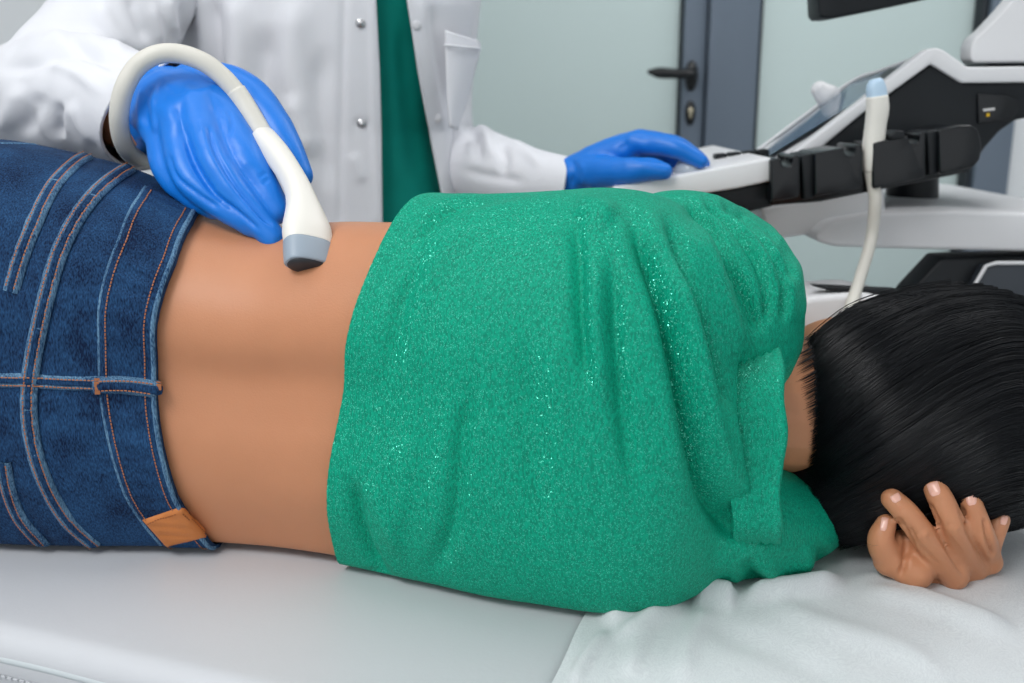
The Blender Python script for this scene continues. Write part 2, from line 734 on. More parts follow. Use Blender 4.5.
def strip(bvh, pts_px, width, height, k=8, n=7, ripple=0.0):
    """a raised cloth strip lying on a surface along a traced line"""
    h = on_surface(bvh, pts_px, k)
    c = np.array([x[0] for x in h])
    no = np.array([x[1] for x in h])
    for _ in range(3):
        no[1:-1] = (no[:-2] + no[1:-1] * 2 + no[2:]) / 4
    T = np.gradient(c, axis=0)
    T /= np.linalg.norm(T, axis=1)[:, None] + 1e-9
    Bn = np.cross(T, no)
    Bn /= np.linalg.norm(Bn, axis=1)[:, None] + 1e-9
    s = np.linspace(-1, 1, n)
    prof = np.sqrt(np.clip(1 - s ** 4, 0, 1)) * height - 0.0006
    G = c[:, None] + Bn[:, None] * (s * width / 2)[None, :, None] + no[:, None] * prof[None, :, None]
    if ripple:
        L_ = np.concatenate([[0], np.cumsum(np.linalg.norm(np.diff(c, axis=0), axis=1))])
        rp = ripple * np.array([mnoise.noise(Vector((x * 260, 0.3, height * 900))) for x in L_])
        G = G + no[:, None] * (rp[:, None] * np.cos(s * PI / 2)[None])[..., None]
    Gb = c[:, None] + Bn[:, None] * (s[::-1] * width / 2)[None, :, None] - no[:, None] * 0.0012
    return grid(np.concatenate([G, Gb], 1), False, True)


def stitches(bvh, pts_px, off=0.0012, pitch=0.0030, length=0.0021, r=0.00034, k=24, side=0.0):
    h = on_surface(bvh, pts_px, k)
    c = np.array([x[0] for x in h])
    no = np.array([x[1] for x in h])
    T = np.gradient(c, axis=0)
    T /= np.linalg.norm(T, axis=1)[:, None] + 1e-9
    c = c + np.cross(T, no) * side
    seg = np.linalg.norm(np.diff(c, axis=0), axis=1)
    cum = np.concatenate([[0], np.cumsum(seg)])
    out = []
    for s in np.arange(pitch, cum[-1] - pitch, pitch):
        p = np.array([np.interp(s, cum, c[:, q]) for q in range(3)])
        t = np.array([np.interp(s, cum, T[:, q]) for q in range(3)])
        nn = unit([np.interp(s, cum, no[:, q]) for q in range(3)])
        t = unit(t)
        b = np.cross(t, nn)
        p = p + nn * off
        V = []
        for a in (-1, 1):
            for (u, v) in ((-1, 0), (0, 1), (1, 0), (0, -1)):
                V.append(p + t * a * length / 2 + b * u * r * 1.6 + nn * v * r)
        F = [(0, 1, 5, 4), (1, 2, 6, 5), (2, 3, 7, 6), (3, 0, 4, 7), (3, 2, 1, 0), (4, 5, 6, 7)]
        out.append((np.array(V), F))
    return out


def patch(bvh, poly_px, thick, nu=14, nv=14):
    """quad patch (four traced corners) that lies on a surface"""
    a, b, c, d = [np.array(p, float) for p in poly_px]
    G = np.zeros((nu, nv, 3))
    for i, u in enumerate(np.linspace(0, 1, nu)):
        for j, v in enumerate(np.linspace(0, 1, nv)):
            p = (a * (1 - u) + b * u) * (1 - v) + (d * (1 - u) + c * u) * v
            h = hit(bvh, *p)
            if h is None:
                G[i, j] = G[i, j - 1] if j else G[i - 1, j]
                continue
            e = min(u, 1 - u, v, 1 - v)
            G[i, j] = h[0] + h[1] * thick * (1.0 if e > 0.001 else 0.0)
    return grid(G)




# ================================================================== the room
WY = 2.55                         # inner face of the glazed partition
XL, XR, YF, HC = -2.6, 2.6, -2.4, 2.7


def wallbox(name, x0, x1, y0, y1, z0, z1, m):
    return struct(obj(name, box(((x0 + x1) / 2, (y0 + y1) / 2, (z0 + z1) / 2), (x1 - x0, y1 - y0, z1 - z0)), m, smooth=False))


wallbox('floor', XL - 0.1, XR + 0.1, YF, 5.2, -0.1, 0.0, M_floor)
wallbox('ceiling', XL - 0.1, XR + 0.1, YF, 5.2, HC, HC + 0.1, M_ceil)
wallbox('wall_left', XL - 0.1, XL, YF, 5.2, 0, HC, M_wall)
wallbox('wall_right', XR, XR + 0.1, YF, 5.2, 0, HC, M_wall)
wallbox('wall_corridor', XL, XR, 5.1, 5.2, 0, HC, M_wall)


def xw(px, py=100):
    return float(P(px, py, WY)[0])


x_g0, x_d1, x_j0, x_j1, x_g3, x_f1 = xw(240), xw(680), xw(703), xw(756), xw(968), xw(1008)
wallbox('wall_back', XL, x_g0, WY, WY + 0.12, 0, HC, M_wall)
wallbox('wall_back_side', x_f1, XR, WY - 0.02, WY + 0.12, 0, HC, M_wall)


def framebar(name, x0, x1, z0, z1, parent, y=WY - 0.03, d=0.09, m=M_frame):
    return obj(name, box(((x0 + x1) / 2, y + d / 2, (z0 + z1) / 2), (x1 - x0, d, z1 - z0), bev=0.004), m, parent)


def pane(x0, x1, z0, z1, parent):
    return obj('pane', box(((x0 + x1) / 2, WY + 0.02, (z0 + z1) / 2), (x1 - x0, 0.01, z1 - z0)), M_glass, parent, smooth=False)


# glazed door with its slate frame
door = bpy.data.objects.new('door_1', None)
door.location = ((x_g0 + x_d1) / 2, WY, 0)
COL.objects.link(door)
struct(door)
door['label'] = 'frosted glass door with slate grey metal frame and black lever handle'
framebar('hinge_stile', x_g0, x_g0 + 0.07, 0.01, 2.2, door)
framebar('lock_stile', x_d1, x_j0 - 0.003, 0.01, 2.2, door)
framebar('top_rail', x_g0 + 0.07, x_d1, 2.12, 2.2, door)
framebar('bottom_rail', x_g0 + 0.07, x_d1, 0.01, 0.12, door)
pane(x_g0 + 0.07, x_d1, 0.12, 2.12, door)
framebar('glazing_seal', x_d1 - 0.006, x_d1 + 0.001, 0.12, 2.12, door, y=WY - 0.008, d=0.03, m=M_gasket)
hp = P(691, 76, WY - 0.03)
lv = thing_lever = bpy.data.objects.new('door_handle', None)
COL.objects.link(lv)
lv.location = hp
lv.parent = door
lv.matrix_parent_inverse = Matrix.Translation(-Vector(door.location))
th = np.linspace(0, 2 * PI, 28, endpoint=False)


def oval_plate(c, rx, rz, d):
    rings = []
    for (s, y) in ((1.0, 0), (1.0, -d * 0.6), (0.9, -d), (0.0, -d * 1.05)):
        rings.append(np.stack([c[0] + rx * s * np.cos(th), np.full_like(th, c[1] + y), c[2] + rz * s * np.sin(th)], 1))
    return grid(np.array(rings), False, True)


def child_abs(name, VF, m, parent, root):
    o = link(name, mesh_from(name, *VF), m, None)
    o.parent = parent
    t = Vector(parent.location)
    o.matrix_parent_inverse = Matrix.Translation(-t)
    return o


child_abs('rosette', oval_plate(hp, 0.016, 0.036, 0.012), M_black, lv, door)
q = [hp + np.array(v) for v in ((0, -0.008, 0.004), (0, -0.04, 0.004), (-0.012, -0.052, 0.004), (-0.05, -0.055, 0.004), (-0.085, -0.055, 0.006), (-0.108, -0.054, 0.008))]
child_abs('lever', tube(q, [0.011, 0.011, 0.012, 0.012, 0.013, 0.006], up=(0, 0, 1)), M_black, lv, door)
kp = P(690, 113, WY - 0.03)
kc = obj('key_cylinder', join(oval_plate(kp, 0.013, 0.030, 0.008)), M_black, door)
child_abs('cylinder_core', join(oval_plate(kp + np.array([0, -0.009, 0.006]), 0.006, 0.007, 0.003), box(kp + np.array([0, -0.0095, -0.006]), (0.006, 0.003, 0.014))), M_brass, kc, door)

# fixed glazing beside the door
win = bpy.data.objects.new('window_1', None)
win.location = ((x_j0 + x_f1) / 2, WY, 0)
COL.objects.link(win)
struct(win)
win['label'] = 'fixed frosted glass partition panel in slate grey metal frame right of the door'
framebar('jamb_post', x_j0, x_j1 - 0.012, 0, HC, win, y=WY - 0.05, d=0.12)
framebar('jamb_edge', x_j1 - 0.012, x_j1, 0, HC, win, y=WY - 0.03, d=0.09, m=M_gasket)
framebar('side_edge', x_g3, x_g3 + 0.014, 0, HC, win, y=WY - 0.03, d=0.09, m=M_gasket)
framebar('side_post', x_g3 + 0.014, x_f1, 0, HC, win, y=WY - 0.05, d=0.12)
framebar('top_rail', x_j1, x_g3, HC - 0.06, HC, win)
framebar('bottom_rail', x_j1, x_g3, 0, 0.1, win)
framebar('head_rail', x_g0, x_j0, 2.203, 2.26, win)
pane(x_j1, x_g3, 0.1, HC - 0.06, win)
pane(x_g0, x_j0, 2.26, HC, win)

# ================================================================== the couch
AX = unit((0.94, -0.342, 0))       # along the couch, head end to the right
NX = unit((0.342, 0.94, 0))        # across, away from the camera
E0 = PZ(0, 643, C - 0.006)         # a point of the near edge
E0 = E0 - AX * np.dot(E0, AX)      # foot point, so s = position along AX


def couch_pt(s, t, z):
    return E0 + AX * s + NX * t + np.array([0, 0, z - E0[2]])


SB = float(np.dot(PZ(592, 640, C), AX))   # where the two cushions meet
WID = 0.66
couch = thing('examination_couch', couch_pt(-0.35, WID / 2, 0), 'light grey padded vinyl examination couch the patient lies on', 'couch')


def cushion(s0, s1, z0, z1, r=0.02, ns=90, nt=70):
    """padded slab with rolled edges and a slight crown"""
    ring = []
    # profile across (t, z), closed
    prof = []
    for a in np.linspace(0, PI / 2, 9):
        prof.append((r - r * math.cos(a), z1 - r + r * math.sin(a)))
    for t in np.linspace(r, WID - r, nt)[1:-1]:
        prof.append((t, z1 + 0.0))
    for a in np.linspace(PI / 2, 0, 9):
        prof.append((WID - r + r * math.cos(a), z1 - r + r * math.sin(a)))
    prof.append((WID - 0.004, z0))
    prof.append((0.004, z0))
    prof = np.array(prof)
    cen = np.array([WID / 2, (z0 + z1) / 2])
    ss = []
    for a in np.linspace(0, PI / 2, 7):
        ss.append((s0 + r - r * math.cos(a) * 1.0, 1 - math.cos(PI / 2 - a)))
    rings = []
    half = np.array([WID / 2, (z1 - z0) / 2])
    a = np.linspace(0, PI / 2, 8)
    stations = [(s0 + r * (1 - math.sin(x)), r * (1 - math.cos(x))) for x in a[::-1]] + [(s, 0) for s in np.linspace(s0 + r, s1 - r, ns)[1:-1]] + [(s1 - r * (1 - math.sin(x)), r * (1 - math.cos(x))) for x in a]
    for s, ins in stations:
        p = prof.copy()
        p[:, 0] = np.clip(p[:, 0], ins, WID - ins)
        p[:, 1] = np.where(p[:, 1] > z0 + 0.01, np.minimum(p[:, 1], z1 - ins + 0 * p[:, 1]), p[:, 1])
        rings.append([couch_pt(s, t, z) for t, z in p])
    G = np.array(rings)
    V, F = grid(G, False, True)
    F = list(F)
    m = len(prof)
    F.append(tuple(range(m)))
    F.append(tuple(reversed(range((len(stations) - 1) * m, len(stations) * m))))
    return V, F


S_FOOT, S_HEAD = -1.32, 0.62
seat = obj('mattress', cushion(S_FOOT, SB - 0.002, C - 0.075, C), M_vinyl, couch)
headr = obj('headrest', cushion(SB + 0.002, S_HEAD, C - 0.075, C - 0.002), M_vinyl, couch)


def edge_piping(s0, s1, par):
    pts = [couch_pt(s, 0.0035, C - 0.021) + np.array([0, 0, 0.0008 * math.sin(s * 31)]) for s in np.linspace(s0, s1, 30)]
    o = obj('piping', tube(pts, [0.0042] * 30, n=10, k=2), M_vinyl2, par)
    return o


edge_piping(S_FOOT + 0.02, SB - 0.02, seat)
edge_piping(SB + 0.02, S_HEAD - 0.02, headr)
st = []
for s in np.arange(S_FOOT + 0.03, SB - 0.03, 0.006):
    st.append(box(couch_pt(s, -0.0006, C - 0.034), (0.0038, 0.0014, 0.0012), Matrix.Rotation(-0.349, 4, 'Z')))
so = obj('stitching', join(*st), M_vinyl, seat, smooth=False)
so['kind'] = 'stuff'
obj('base_frame', join(*[box(couch_pt(-0.35, t, C - 0.105), (1.7, 0.05, 0.05), Matrix.Rotation(-0.349, 4, 'Z'), 0.006) for t in (0.1, WID - 0.1)],
    *[box(couch_pt(s, WID / 2, C - 0.105), (0.05, WID - 0.2, 0.05), Matrix.Rotation(-0.349, 4, 'Z'), 0.006) for s in (-1.1, -0.35, 0.4)]), M_metal, couch)
for s in (-1.05, 0.35):
    for t in (0.12, WID - 0.12):
        lg = obj('leg', tube([couch_pt(s, t, 0.03), couch_pt(s, t, C - 0.1)], [0.024, 0.024], cap='flat'), M_metal, couch)
        obj('foot', tube([couch_pt(s, t, 0.0), couch_pt(s, t, 0.035)], [0.03, 0.027], cap='flat'), M_lensdark, couch)

# the fibrous cover over the headrest
ns, nt = 240, 220
G = np.zeros((ns, nt, 3))
for i, s in enumerate(np.linspace(SB - 0.012, S_HEAD - 0.06, ns)):
    for j, t in enumerate(np.linspace(-0.012, WID - 0.03, nt)):
        wob = 0.006 * mnoise.noise(Vector((t * 9, 3.3, 0))) * max(0, 1 - (s - SB + 0.012) / 0.05)
        zz = C + 0.004 + 0.0022 * mnoise.noise(Vector((s * 7, t * 13, 1.7))) + 0.0012 * mnoise.noise(Vector((s * 30, t * 22, 9.7)))
        if i < 6:
            zz -= 0.003 * (1 - i / 6)
        if t < 0.02:
            zz -= (0.02 - t) * 1.2
        G[i, j] = couch_pt(s + wob, t, zz)
sheet = obj('couch_cover', grid(G), M_sheet)
tag(sheet, 'thin white fibrous disposable cover crumpled over the headrest of the couch', 'couch cover')
SF = [([(600, 622), (640, 606), (668, 604)], 13, 9), ([(612, 640), (660, 615), (690, 603)], 7, 7), ([(668, 606), (640, 640), (628, 683)], 4, 10),
      ([(690, 600), (712, 596), (740, 603)], 16, 8), ([(735, 606), (760, 594), (800, 588), (850, 580)], 12, 8), ([(715, 600), (690, 640), (680, 690)], 4, 10),
      ([(760, 596), (820, 625), (900, 650), (960, 690)], 5, 12), ([(850, 585), (930, 607), (1024, 640)], 7, 9), ([(700, 625), (790, 655), (850, 690)], -4, 14),
      ([(840, 582), (880, 578), (930, 598), (1024, 632)], 4, 6), ([(612, 628), (585, 660), (570, 690)], 5, 6)]
sculpt(sheet.data, SF, facing=0.05)


# ================================================================== the patient
patient = thing('person', (-0.1, 0.85, C), 'patient in green shimmering shirt and blue jeans lying on one side, back turned', 'person')

TB = np.array([   # X, centre depth, half depth, top and bottom above the couch
    (-0.66, 0.985, 0.115, 0.325, 0.0), (-0.58, 0.955, 0.122, 0.345, 0.0), (-0.52, 0.935, 0.125, 0.352, 0.0), (-0.46, 0.918, 0.125, 0.354, 0.0), (-0.40, 0.912, 0.121, 0.343, 0.0),
    (-0.34, 0.908, 0.115, 0.328, 0.0), (-0.27, 0.903, 0.107, 0.292, 0.0), (-0.21, 0.890, 0.102, 0.284, 0.0), (-0.15, 0.870, 0.100, 0.292, 0.0),
    (-0.09, 0.845, 0.103, 0.293, 0.0), (-0.02, 0.815, 0.108, 0.308, 0.0), (0.07, 0.790, 0.113, 0.319, 0.0), (0.12, 0.793, 0.110, 0.312, 0.0), (0.16, 0.806, 0.087, 0.285, 0.008), (0.20, 0.83, 0.06, 0.24, 0.03)])
TB[:, 1] -= 0.010
XS = np.linspace(TB[0, 0], TB[-1, 0], 400)
TS = np.stack([np.interp(XS, TB[:, 0], TB[:, k]) for k in range(1, 5)], 1)
kern = np.exp(-np.linspace(-2, 2, 41) ** 2)
kern /= kern.sum()
TSp = np.pad(TS, ((20, 20), (0, 0)), mode='reflect', reflect_type='odd')
TS = np.stack([np.convolve(TSp[:, k], kern, 'valid') for k in range(4)], 1)


def ring_pt(X, th, off=0.0, e=0.82):
    """point of the trunk; th = 0 at the back, 90 degrees at the upper side"""
    X = np.asarray(X, float)
    th = np.asarray(th, float)
    Yc, b, zt, zb = [np.interp(X, XS, TS[:, k]) for k in range(4)]
    a = (zt - zb) / 2 + off
    zc = C + (zt + zb) / 2
    cs, sn = np.cos(th), np.sin(th)
    y = Yc - (b + off) * np.sign(cs) * np.abs(cs) ** e
    z = zc + a * np.sign(sn) * np.abs(sn) ** e
    lowb = np.clip(-sn, 0, 1) * (cs > 0)            # the underside is pressed broad by the weight
    y = y - b * 0.50 * lowb ** 2 * np.clip(1 - np.abs(cs) ** e, 0, 1)
    # the spine furrow and the flanks beside it
    g = np.exp(-((th - 0.10) / 0.16) ** 2)
    g2 = np.exp(-((th - 0.50) / 0.30) ** 2) + np.exp(-((th + 0.42) / 0.30) ** 2)
    wst = np.exp(-((X + 0.20) / 0.12) ** 2)
    y = y + (0.011 * g - 0.005 * g2) * wst
    lo = C + 0.0015
    z = np.where(z < lo + 0.012, lo + 0.012 * np.exp((np.minimum(z, lo + 0.012) - lo - 0.012) / 0.012), z)
    return np.stack([X + 0 * th, y, z], -1)


def trunk(x0, x1, off=0.0, nx=150, nth=240, closed=True):
    X, T = np.meshgrid(np.linspace(x0, x1, nx), np.linspace(0, 2 * PI, nth, endpoint=False) - PI, indexing='ij')
    V, F = grid(ring_pt(X, T, off), False, True)
    if closed:
        F.append(tuple(reversed(range(nth))))
        F.append(tuple(range((nx - 1) * nth, nx * nth)))
    return V, F


# --- body: trunk, shoulders, neck, head, both arms and hands, one surface
def pz(px, py, h):
    return PZ(px, py, C + h)


wristR = np.array([0.375, 0.875, C + 0.045])
elbR = np.array([0.37, 1.10, C + 0.05])
shoR = np.array([0.165, 0.85, C + 0.07])
shoL = np.array([0.155, 0.85, C + 0.215])
elbL = np.array([0.20, 1.14, C + 0.17])
wriL = np.array([0.34, 1.10, C + 0.06])
headC = np.array([0.352, 0.850, C + 0.135])
fing = {
    'index': ([pz(954, 575, 0.012), P(925, 538, 0.742), P(906, 513, 0.744), P(892, 499, 0.750)], [0.0125, 0.0110, 0.0102, 0.0090]),
    'middle': ([pz(975, 566, 0.013), P(955, 530, 0.740), P(941, 500, 0.742), P(934.5, 487, 0.748)], [0.0122, 0.0110, 0.0102, 0.0092]),
    'ring': ([pz(987, 560, 0.014), P(983, 538, 0.748), P(973, 511, 0.748), P(969, 498, 0.752)], [0.0116, 0.0102, 0.0096, 0.0088]),
    'little': ([pz(990, 562, 0.016), P(989, 550, 0.765), P(995, 532, 0.764), P(1000.5, 520, 0.766)], [0.0105, 0.0092, 0.0086, 0.0078]),
    'thumb': ([pz(915, 572, 0.016), P(890, 556, 0.756), P(881, 540, 0.754), P(886, 524, 0.756)], [0.015, 0.0135, 0.0112, 0.0085]),
}
parts = [trunk(-0.42, -0.05, -0.003, 90, 160), trunk(-0.06, 0.13, -0.026, 60, 160)]
parts.append(tube([(0.10, 0.81, C + 0.145), (0.20, 0.815, C + 0.140), (0.27, 0.825, C + 0.135), (0.34, 0.845, C + 0.14)], [(0.045, 0.065), (0.046, 0.060), (0.049, 0.057), 0.055], up=(0, 0, 1)))
parts.append(ellipsoid(headC, (0.118, 0.093, 0.082)))
parts.append(ellipsoid(headC + np.array([-0.035, 0.06, 0]), (0.075, 0.055, 0.06)))          # face and jaw
parts.append(tube([headC + np.array([0.015, 0.105, 0]), headC + np.array([-0.02, 0.128, 0])], [0.008, 0.013]))   # nose
parts.append(ellipsoid(headC + np.array([-0.052, 0.108, 0]), (0.012, 0.012, 0.026)))         # mouth
for sgn in (-1, 1):
    parts.append(ellipsoid(headC + np.array([-0.01, 0.01, sgn * 0.082]), (0.03, 0.018, 0.008)))   # ears
parts.append(tube([shoL + np.array([-0.03, -0.03, -0.02]), shoL, elbL], [0.062, 0.058, 0.042], up=(0, 0, 1)))
parts.append(tube([elbL, (elbL + wriL) / 2, wriL], [0.042, 0.038, 0.026], up=(0, 0, 1)))
parts.append(tube([shoR + np.array([-0.03, -0.02, 0.02]), shoR, elbR], [0.058, 0.052, 0.042], up=(0, 0, 1)))
parts.append(tube([elbR, (elbR + wristR) / 2 + np.array([0, 0, 0.0]), wristR], [0.042, 0.040, 0.027], up=(0, 0, 1)))
for kf, (pp, rr) in fing.items():
    parts.append(tube(pp, rr, n=16, k=6))
    parts.append(tube([wristR, wristR * 0.45 + pp[0] * 0.55 + np.array([0, 0, 0.006]), pp[0]], [0.024, 0.017, rr[0]], n=16))
parts.append(tube([P(890, 560, 0.757), P(910, 556, 0.760), P(932, 562, 0.757)], [0.014, 0.013, 0.013], n=14))
parts.append(tube([P(920, 574, 0.768), P(955, 572, 0.768), P(986, 561, 0.775)], [0.0135, 0.0135, 0.011], n=14))
parts.append(tube([P(888, 549, 0.760), P(903, 541, 0.762), P(918, 548, 0.757)], [0.011, 0.010, 0.011], n=14))
# the other hand, resting under the chin
lh = wriL + np.array([0.03, -0.015, -0.02])
for q in range(4):
    a = wriL + np.array([0.035, 0.0, -0.022 + 0.012 * q])
    parts.append(tube([wriL, a, a + np.array([0.045, -0.02, 0.0]), a + np.array([0.075, -0.035, -0.006])], [0.022, 0.013, 0.009, 0.007], n=12))
parts.append(tube([wriL, wriL + np.array([0.02, -0.03, 0.02]), wriL + np.array([0.05, -0.05, 0.02])], [0.02, 0.012, 0.009], n=12))
body_me = solid(parts, 0.0018, it=3)
sculpt(body_me, [([(928, 500), (938, 528), (951, 553), (966, 577)], -3.4, 2.6, 0.15), ([(959, 503), (969, 530), (980, 552), (991, 568)], -3.4, 2.6, 0.15), ([(985, 516), (988, 538), (993, 558)], -4.0, 2.4, 0.15), ([(897, 515), (906, 540), (906, 560), (899, 580)], -4.0, 3.0, 0.15),
                 ([(921, 540), (927, 536)], 1.0, 6, 0.001), ([(952, 532), (957, 530)], 1.0, 6, 0.001), ([(905, 511), (922, 535)], 0.0, 5),
                 ([(945, 572), (921, 547), (905, 520)], -1.5, 3), ([(966, 560), (944, 530), (935, 508)], -1.2, 3),
                 ([(914, 536), (928, 527)], -0.7, 1.6, 0.2), ([(918, 543), (934, 533)], -0.7, 1.6, 0.2), ([(944, 527), (960, 522)], -0.7, 1.6, 0.2), ([(947, 534), (964, 529)], -0.7, 1.6, 0.2), ([(976, 533), (990, 531)], -0.6, 1.6, 0.2), ([(899, 512), (911, 504)], -0.5, 1.5, 0.2), ([(934, 503), (948, 499)], -0.5, 1.5, 0.2), ([(922, 536), (928, 534)], 0.8, 5), ([(952, 530), (958, 528)], 0.8, 5), ([(904, 560), (912, 540), (905, 525)], -2.0, 4),
                 ([(898, 582), (903, 562), (900, 545)], -1.6, 4), ([(781, 410), (800, 414)], -0.8, 4)])
body = link('body', body_me, M_skin, patient)

# nails: small curved plates on the fingertips
bb = bvh_of(body_me)


def nail(px, py, ang, ln=10.5, wd=8.0):
    u = np.array([math.cos(ang), math.sin(ang)])
    v = np.array([-u[1], u[0]])
    G = np.zeros((9, 9, 3))
    for i, a in enumerate(np.linspace(-1, 1, 9)):
        for j, b in enumerate(np.linspace(-1, 1, 9)):
            rr = 1.0 if a > 0 else math.sqrt(max(0.25, 1 - (abs(a) ** 2.5) * 0.75))
            p = np.array([px, py]) + u * a * ln / 2 + v * b * rr * wd / 2
            h = hit(bb, *p)
            if h is None:
                h = hit(bb, px, py)
            e = max(abs(a), abs(b))
            G[i, j] = h[0] + h[1] * (0.0007 if e < 0.99 else -0.0003)
    return grid(G)


for (px, py, ang, ln, wd) in ((896, 498, -2.1, 9, 11), (934, 489, -1.9, 15, 13), (971, 498, -1.75, 16, 12), (1004, 520, -1.3, 11, 8), (884, 524, -1.4, 15, 8)):
    h = hit(bb, px, py)
    if h is not None:
        obj('fingernail', nail(px, py, ang, ln, wd), M_nail, body)

# --- jeans -----------------------------------------------------------------
WTH = np.radians([-180, -120, -75, -55, -30, 0, 20, 45, 70, 90, 120, 180])
WXX = np.array([-0.262, -0.262, -0.262, -0.268, -0.283, -0.2925, -0.288, -0.276, -0.272, -0.2745, -0.270, -0.262])


def waist_x(th):
    return np.interp((np.asarray(th) + PI) % (2 * PI) - PI, WTH, WXX)


def jeans_grid(xa, xb, off, nx, nth):
    th = np.linspace(-PI, PI, nth, endpoint=False)
    w_ = waist_x(th)
    for _ in range(6):
        w_ = (np.roll(w_, 1) + 2 * w_ + np.roll(w_, -1)) / 4
    G = np.zeros((nx, nth, 3))
    for i, u in enumerate(np.linspace(0, 1, nx)):
        X = (w_ + xa) * (1 - u) + (w_ * (1 - u ** 0.5) + (-0.27) * u ** 0.5 + xb) * u
        G[i] = ring_pt(X, th, off)
    return G


G = jeans_grid(0.0, -0.32, 0.0040, 180, 460)
last = G[-1]
cen = last.mean(0)
dome = [cen + (last - cen) * math.cos(a) + np.array([-0.07 * math.sin(a), 0.05 * math.sin(a), 0]) for a in np.linspace(0, PI / 2 - 0.02, 12)[1:]]
for d_ in dome:
    d_[:, 2] = np.maximum(d_[:, 2], C + 0.002)
G = np.concatenate([G, np.array(dome)])
jv, jf = grid(G, False, True)
jf = [f[::-1] for f in jf]
# legs, bent forward (hidden beyond the frame): thighs, knees, shins
hipU, kneeU, ankU = np.array([-0.53, 0.95, C + 0.235]), np.array([-0.74, 1.20, C + 0.19]), np.array([-1.03, 1.06, C + 0.065])
hipD, kneeD, ankD = np.array([-0.53, 0.95, C + 0.11]), np.array([-0.72, 1.17, C + 0.075]), np.array([-1.00, 0.93, C + 0.06])
legs = [tube([hipU, (hipU + kneeU) / 2, kneeU], [0.105, 0.088, 0.068], n=28), tube([kneeU, kneeU * 0.5 + ankU * 0.5, ankU], [0.068, 0.062, 0.05], n=28),
        tube([hipD, (hipD + kneeD) / 2, kneeD], [0.095, 0.078, 0.066], n=28), tube([kneeD, kneeD * 0.5 + ankD * 0.5, ankD], [0.066, 0.06, 0.05], n=28)]
jeans = obj('jeans', join((jv, jf), *legs), M_denim, patient)
YK = [(150, 162), (128, 168), (100, 188), (76, 218), (58, 255), (45, 300), (35, 345), (29, 385), (29, 420), (35, 455), (48, 490), (68, 522), (98, 549)]
sculpt(jeans.data, [([(x + 9, y + 3) for x, y in YK], -2.2, 4.5, 0.02), (YK, 1.2, 8, 0.02),
                    ([(100, 156), (83, 168), (61, 190), (43, 225), (29, 260), (20, 294)], -2.2, 4.5, 0.05), ([(10, 460), (16, 488), (28, 516), (54, 548)], -2.2, 4.5, 0.05),
                    ([(-14, 390), (30, 391), (70, 393), (105, 394)], -2.0, 4, 0.02),
                    ([(0, 230), (40, 215), (80, 200)], 1.2, 10), ([(0, 330), (25, 345)], -1.0, 10), ([(60, 300), (105, 330)], -0.8, 9), ([(90, 440), (130, 420)], 1.0, 10),
                    ([(50, 430), (110, 455)], 0.8, 10), ([(150, 230), (175, 222)], 1.5, 5), ([(165, 245), (190, 232)], -1.5, 5), ([(120, 330), (150, 325)], 1.0, 5)])
jb = bvh_of(jeans.data)
md = jeans.modifiers.new('thickness', 'SOLIDIFY')
md.thickness = 0.0016
md.offset = -1

for ank, dr in ((ankU, np.array([-0.75, 0.6, -0.05])), (ankD, np.array([-0.9, 0.35, 0.0]))):
    dr = unit(dr)
    toe = ank + np.array([-0.03, 0.0, -0.012]) + dr * 0.15
    link('sock', solid([tube([ank, ank + np.array([-0.035, -0.01, -0.005])], [0.038, 0.040]), tube([ank + np.array([-0.03, -0.01, -0.008]), (ank + toe) / 2, toe], [0.040, 0.036, 0.026])], 0.004, 5), M_trouser, patient)

# waistband, its own layer of cloth with a rolled edge
G0 = jeans_grid(0.002, 0.0, 0.0062, 1, 460)[0]
th = np.linspace(-PI, PI, 460, endpoint=False)
w_ = waist_x(th)
for _ in range(6):
    w_ = (np.roll(w_, 1) + 2 * w_ + np.roll(w_, -1)) / 4
rows = []
prof = [(0.0015, 0.0005), (0.0022, 0.003), (0.0018, 0.0055), (0.0002, 0.0068), (-0.003, 0.0064), (-0.012, 0.0060), (-0.022, 0.0060), (-0.033, 0.0061), (-0.0385, 0.0063), (-0.0405, 0.0062), (-0.0415, 0.0052), (-0.042, 0.0036)]
for dx, of in prof:
    nz = 0.0006 * np.sin(th * 60) * (1 if -0.034 < dx < -0.005 else 0.2)
    rows.append(ring_pt(w_ + dx, th, of + nz))
wb = obj('waistband', grid(np.array(rows)[::-1], False, True), M_denim, jeans)
wbb = bvh_of(wb.data)


def project_x(bvh_list, pts):
    return pts


def seam_line(dx):
    q = proj(ring_pt(w_ + dx, th, 0.0065))
    pick = [i for i in range(len(th)) if -1.25 < th[i] < 1.45]
    return [tuple(q[i]) for i in pick[::6]]


edge_top = seam_line(0.0002)
edge_seam = seam_line(-0.0412)
allb = BVHTree.FromPolygons(*(lambda a: ([Vector(v) for v in a[0]], a[1]))(join((get_V(jeans.data), [tuple(p.vertices) for p in jeans.data.polygons]), (get_V(wb.data), [tuple(p.vertices) for p in wb.data.polygons]))))
obj('edge_roll', strip(allb, edge_top, 0.0042, 0.0016, 3), M_denim_worn, wb)
obj('seam_roll', strip(allb, edge_seam, 0.0036, 0.0016, 3), M_denim_worn, wb)
SE = {
    'yoke': [(150, 162), (128, 168), (100, 188), (76, 218), (58, 255), (45, 300), (35, 345), (29, 385), (29, 420), (35, 455), (48, 490), (68, 522), (98, 549)],
    'pocket_u': [(92, 153), (74, 163), (52, 186), (34, 222), (20, 258), (10, 292)],
    'pocket_l': [(2, 462), (8, 492), (20, 520), (45, 548)],
}
obj('yoke_seam', strip(allb, SE['yoke'], 0.0135, 0.0020, 16, ripple=0.0005), M_denim_worn, jeans)
obj('pocket_edge', strip(allb, SE['pocket_u'], 0.0135, 0.0020, 20, ripple=0.0005), M_denim_worn, jeans)
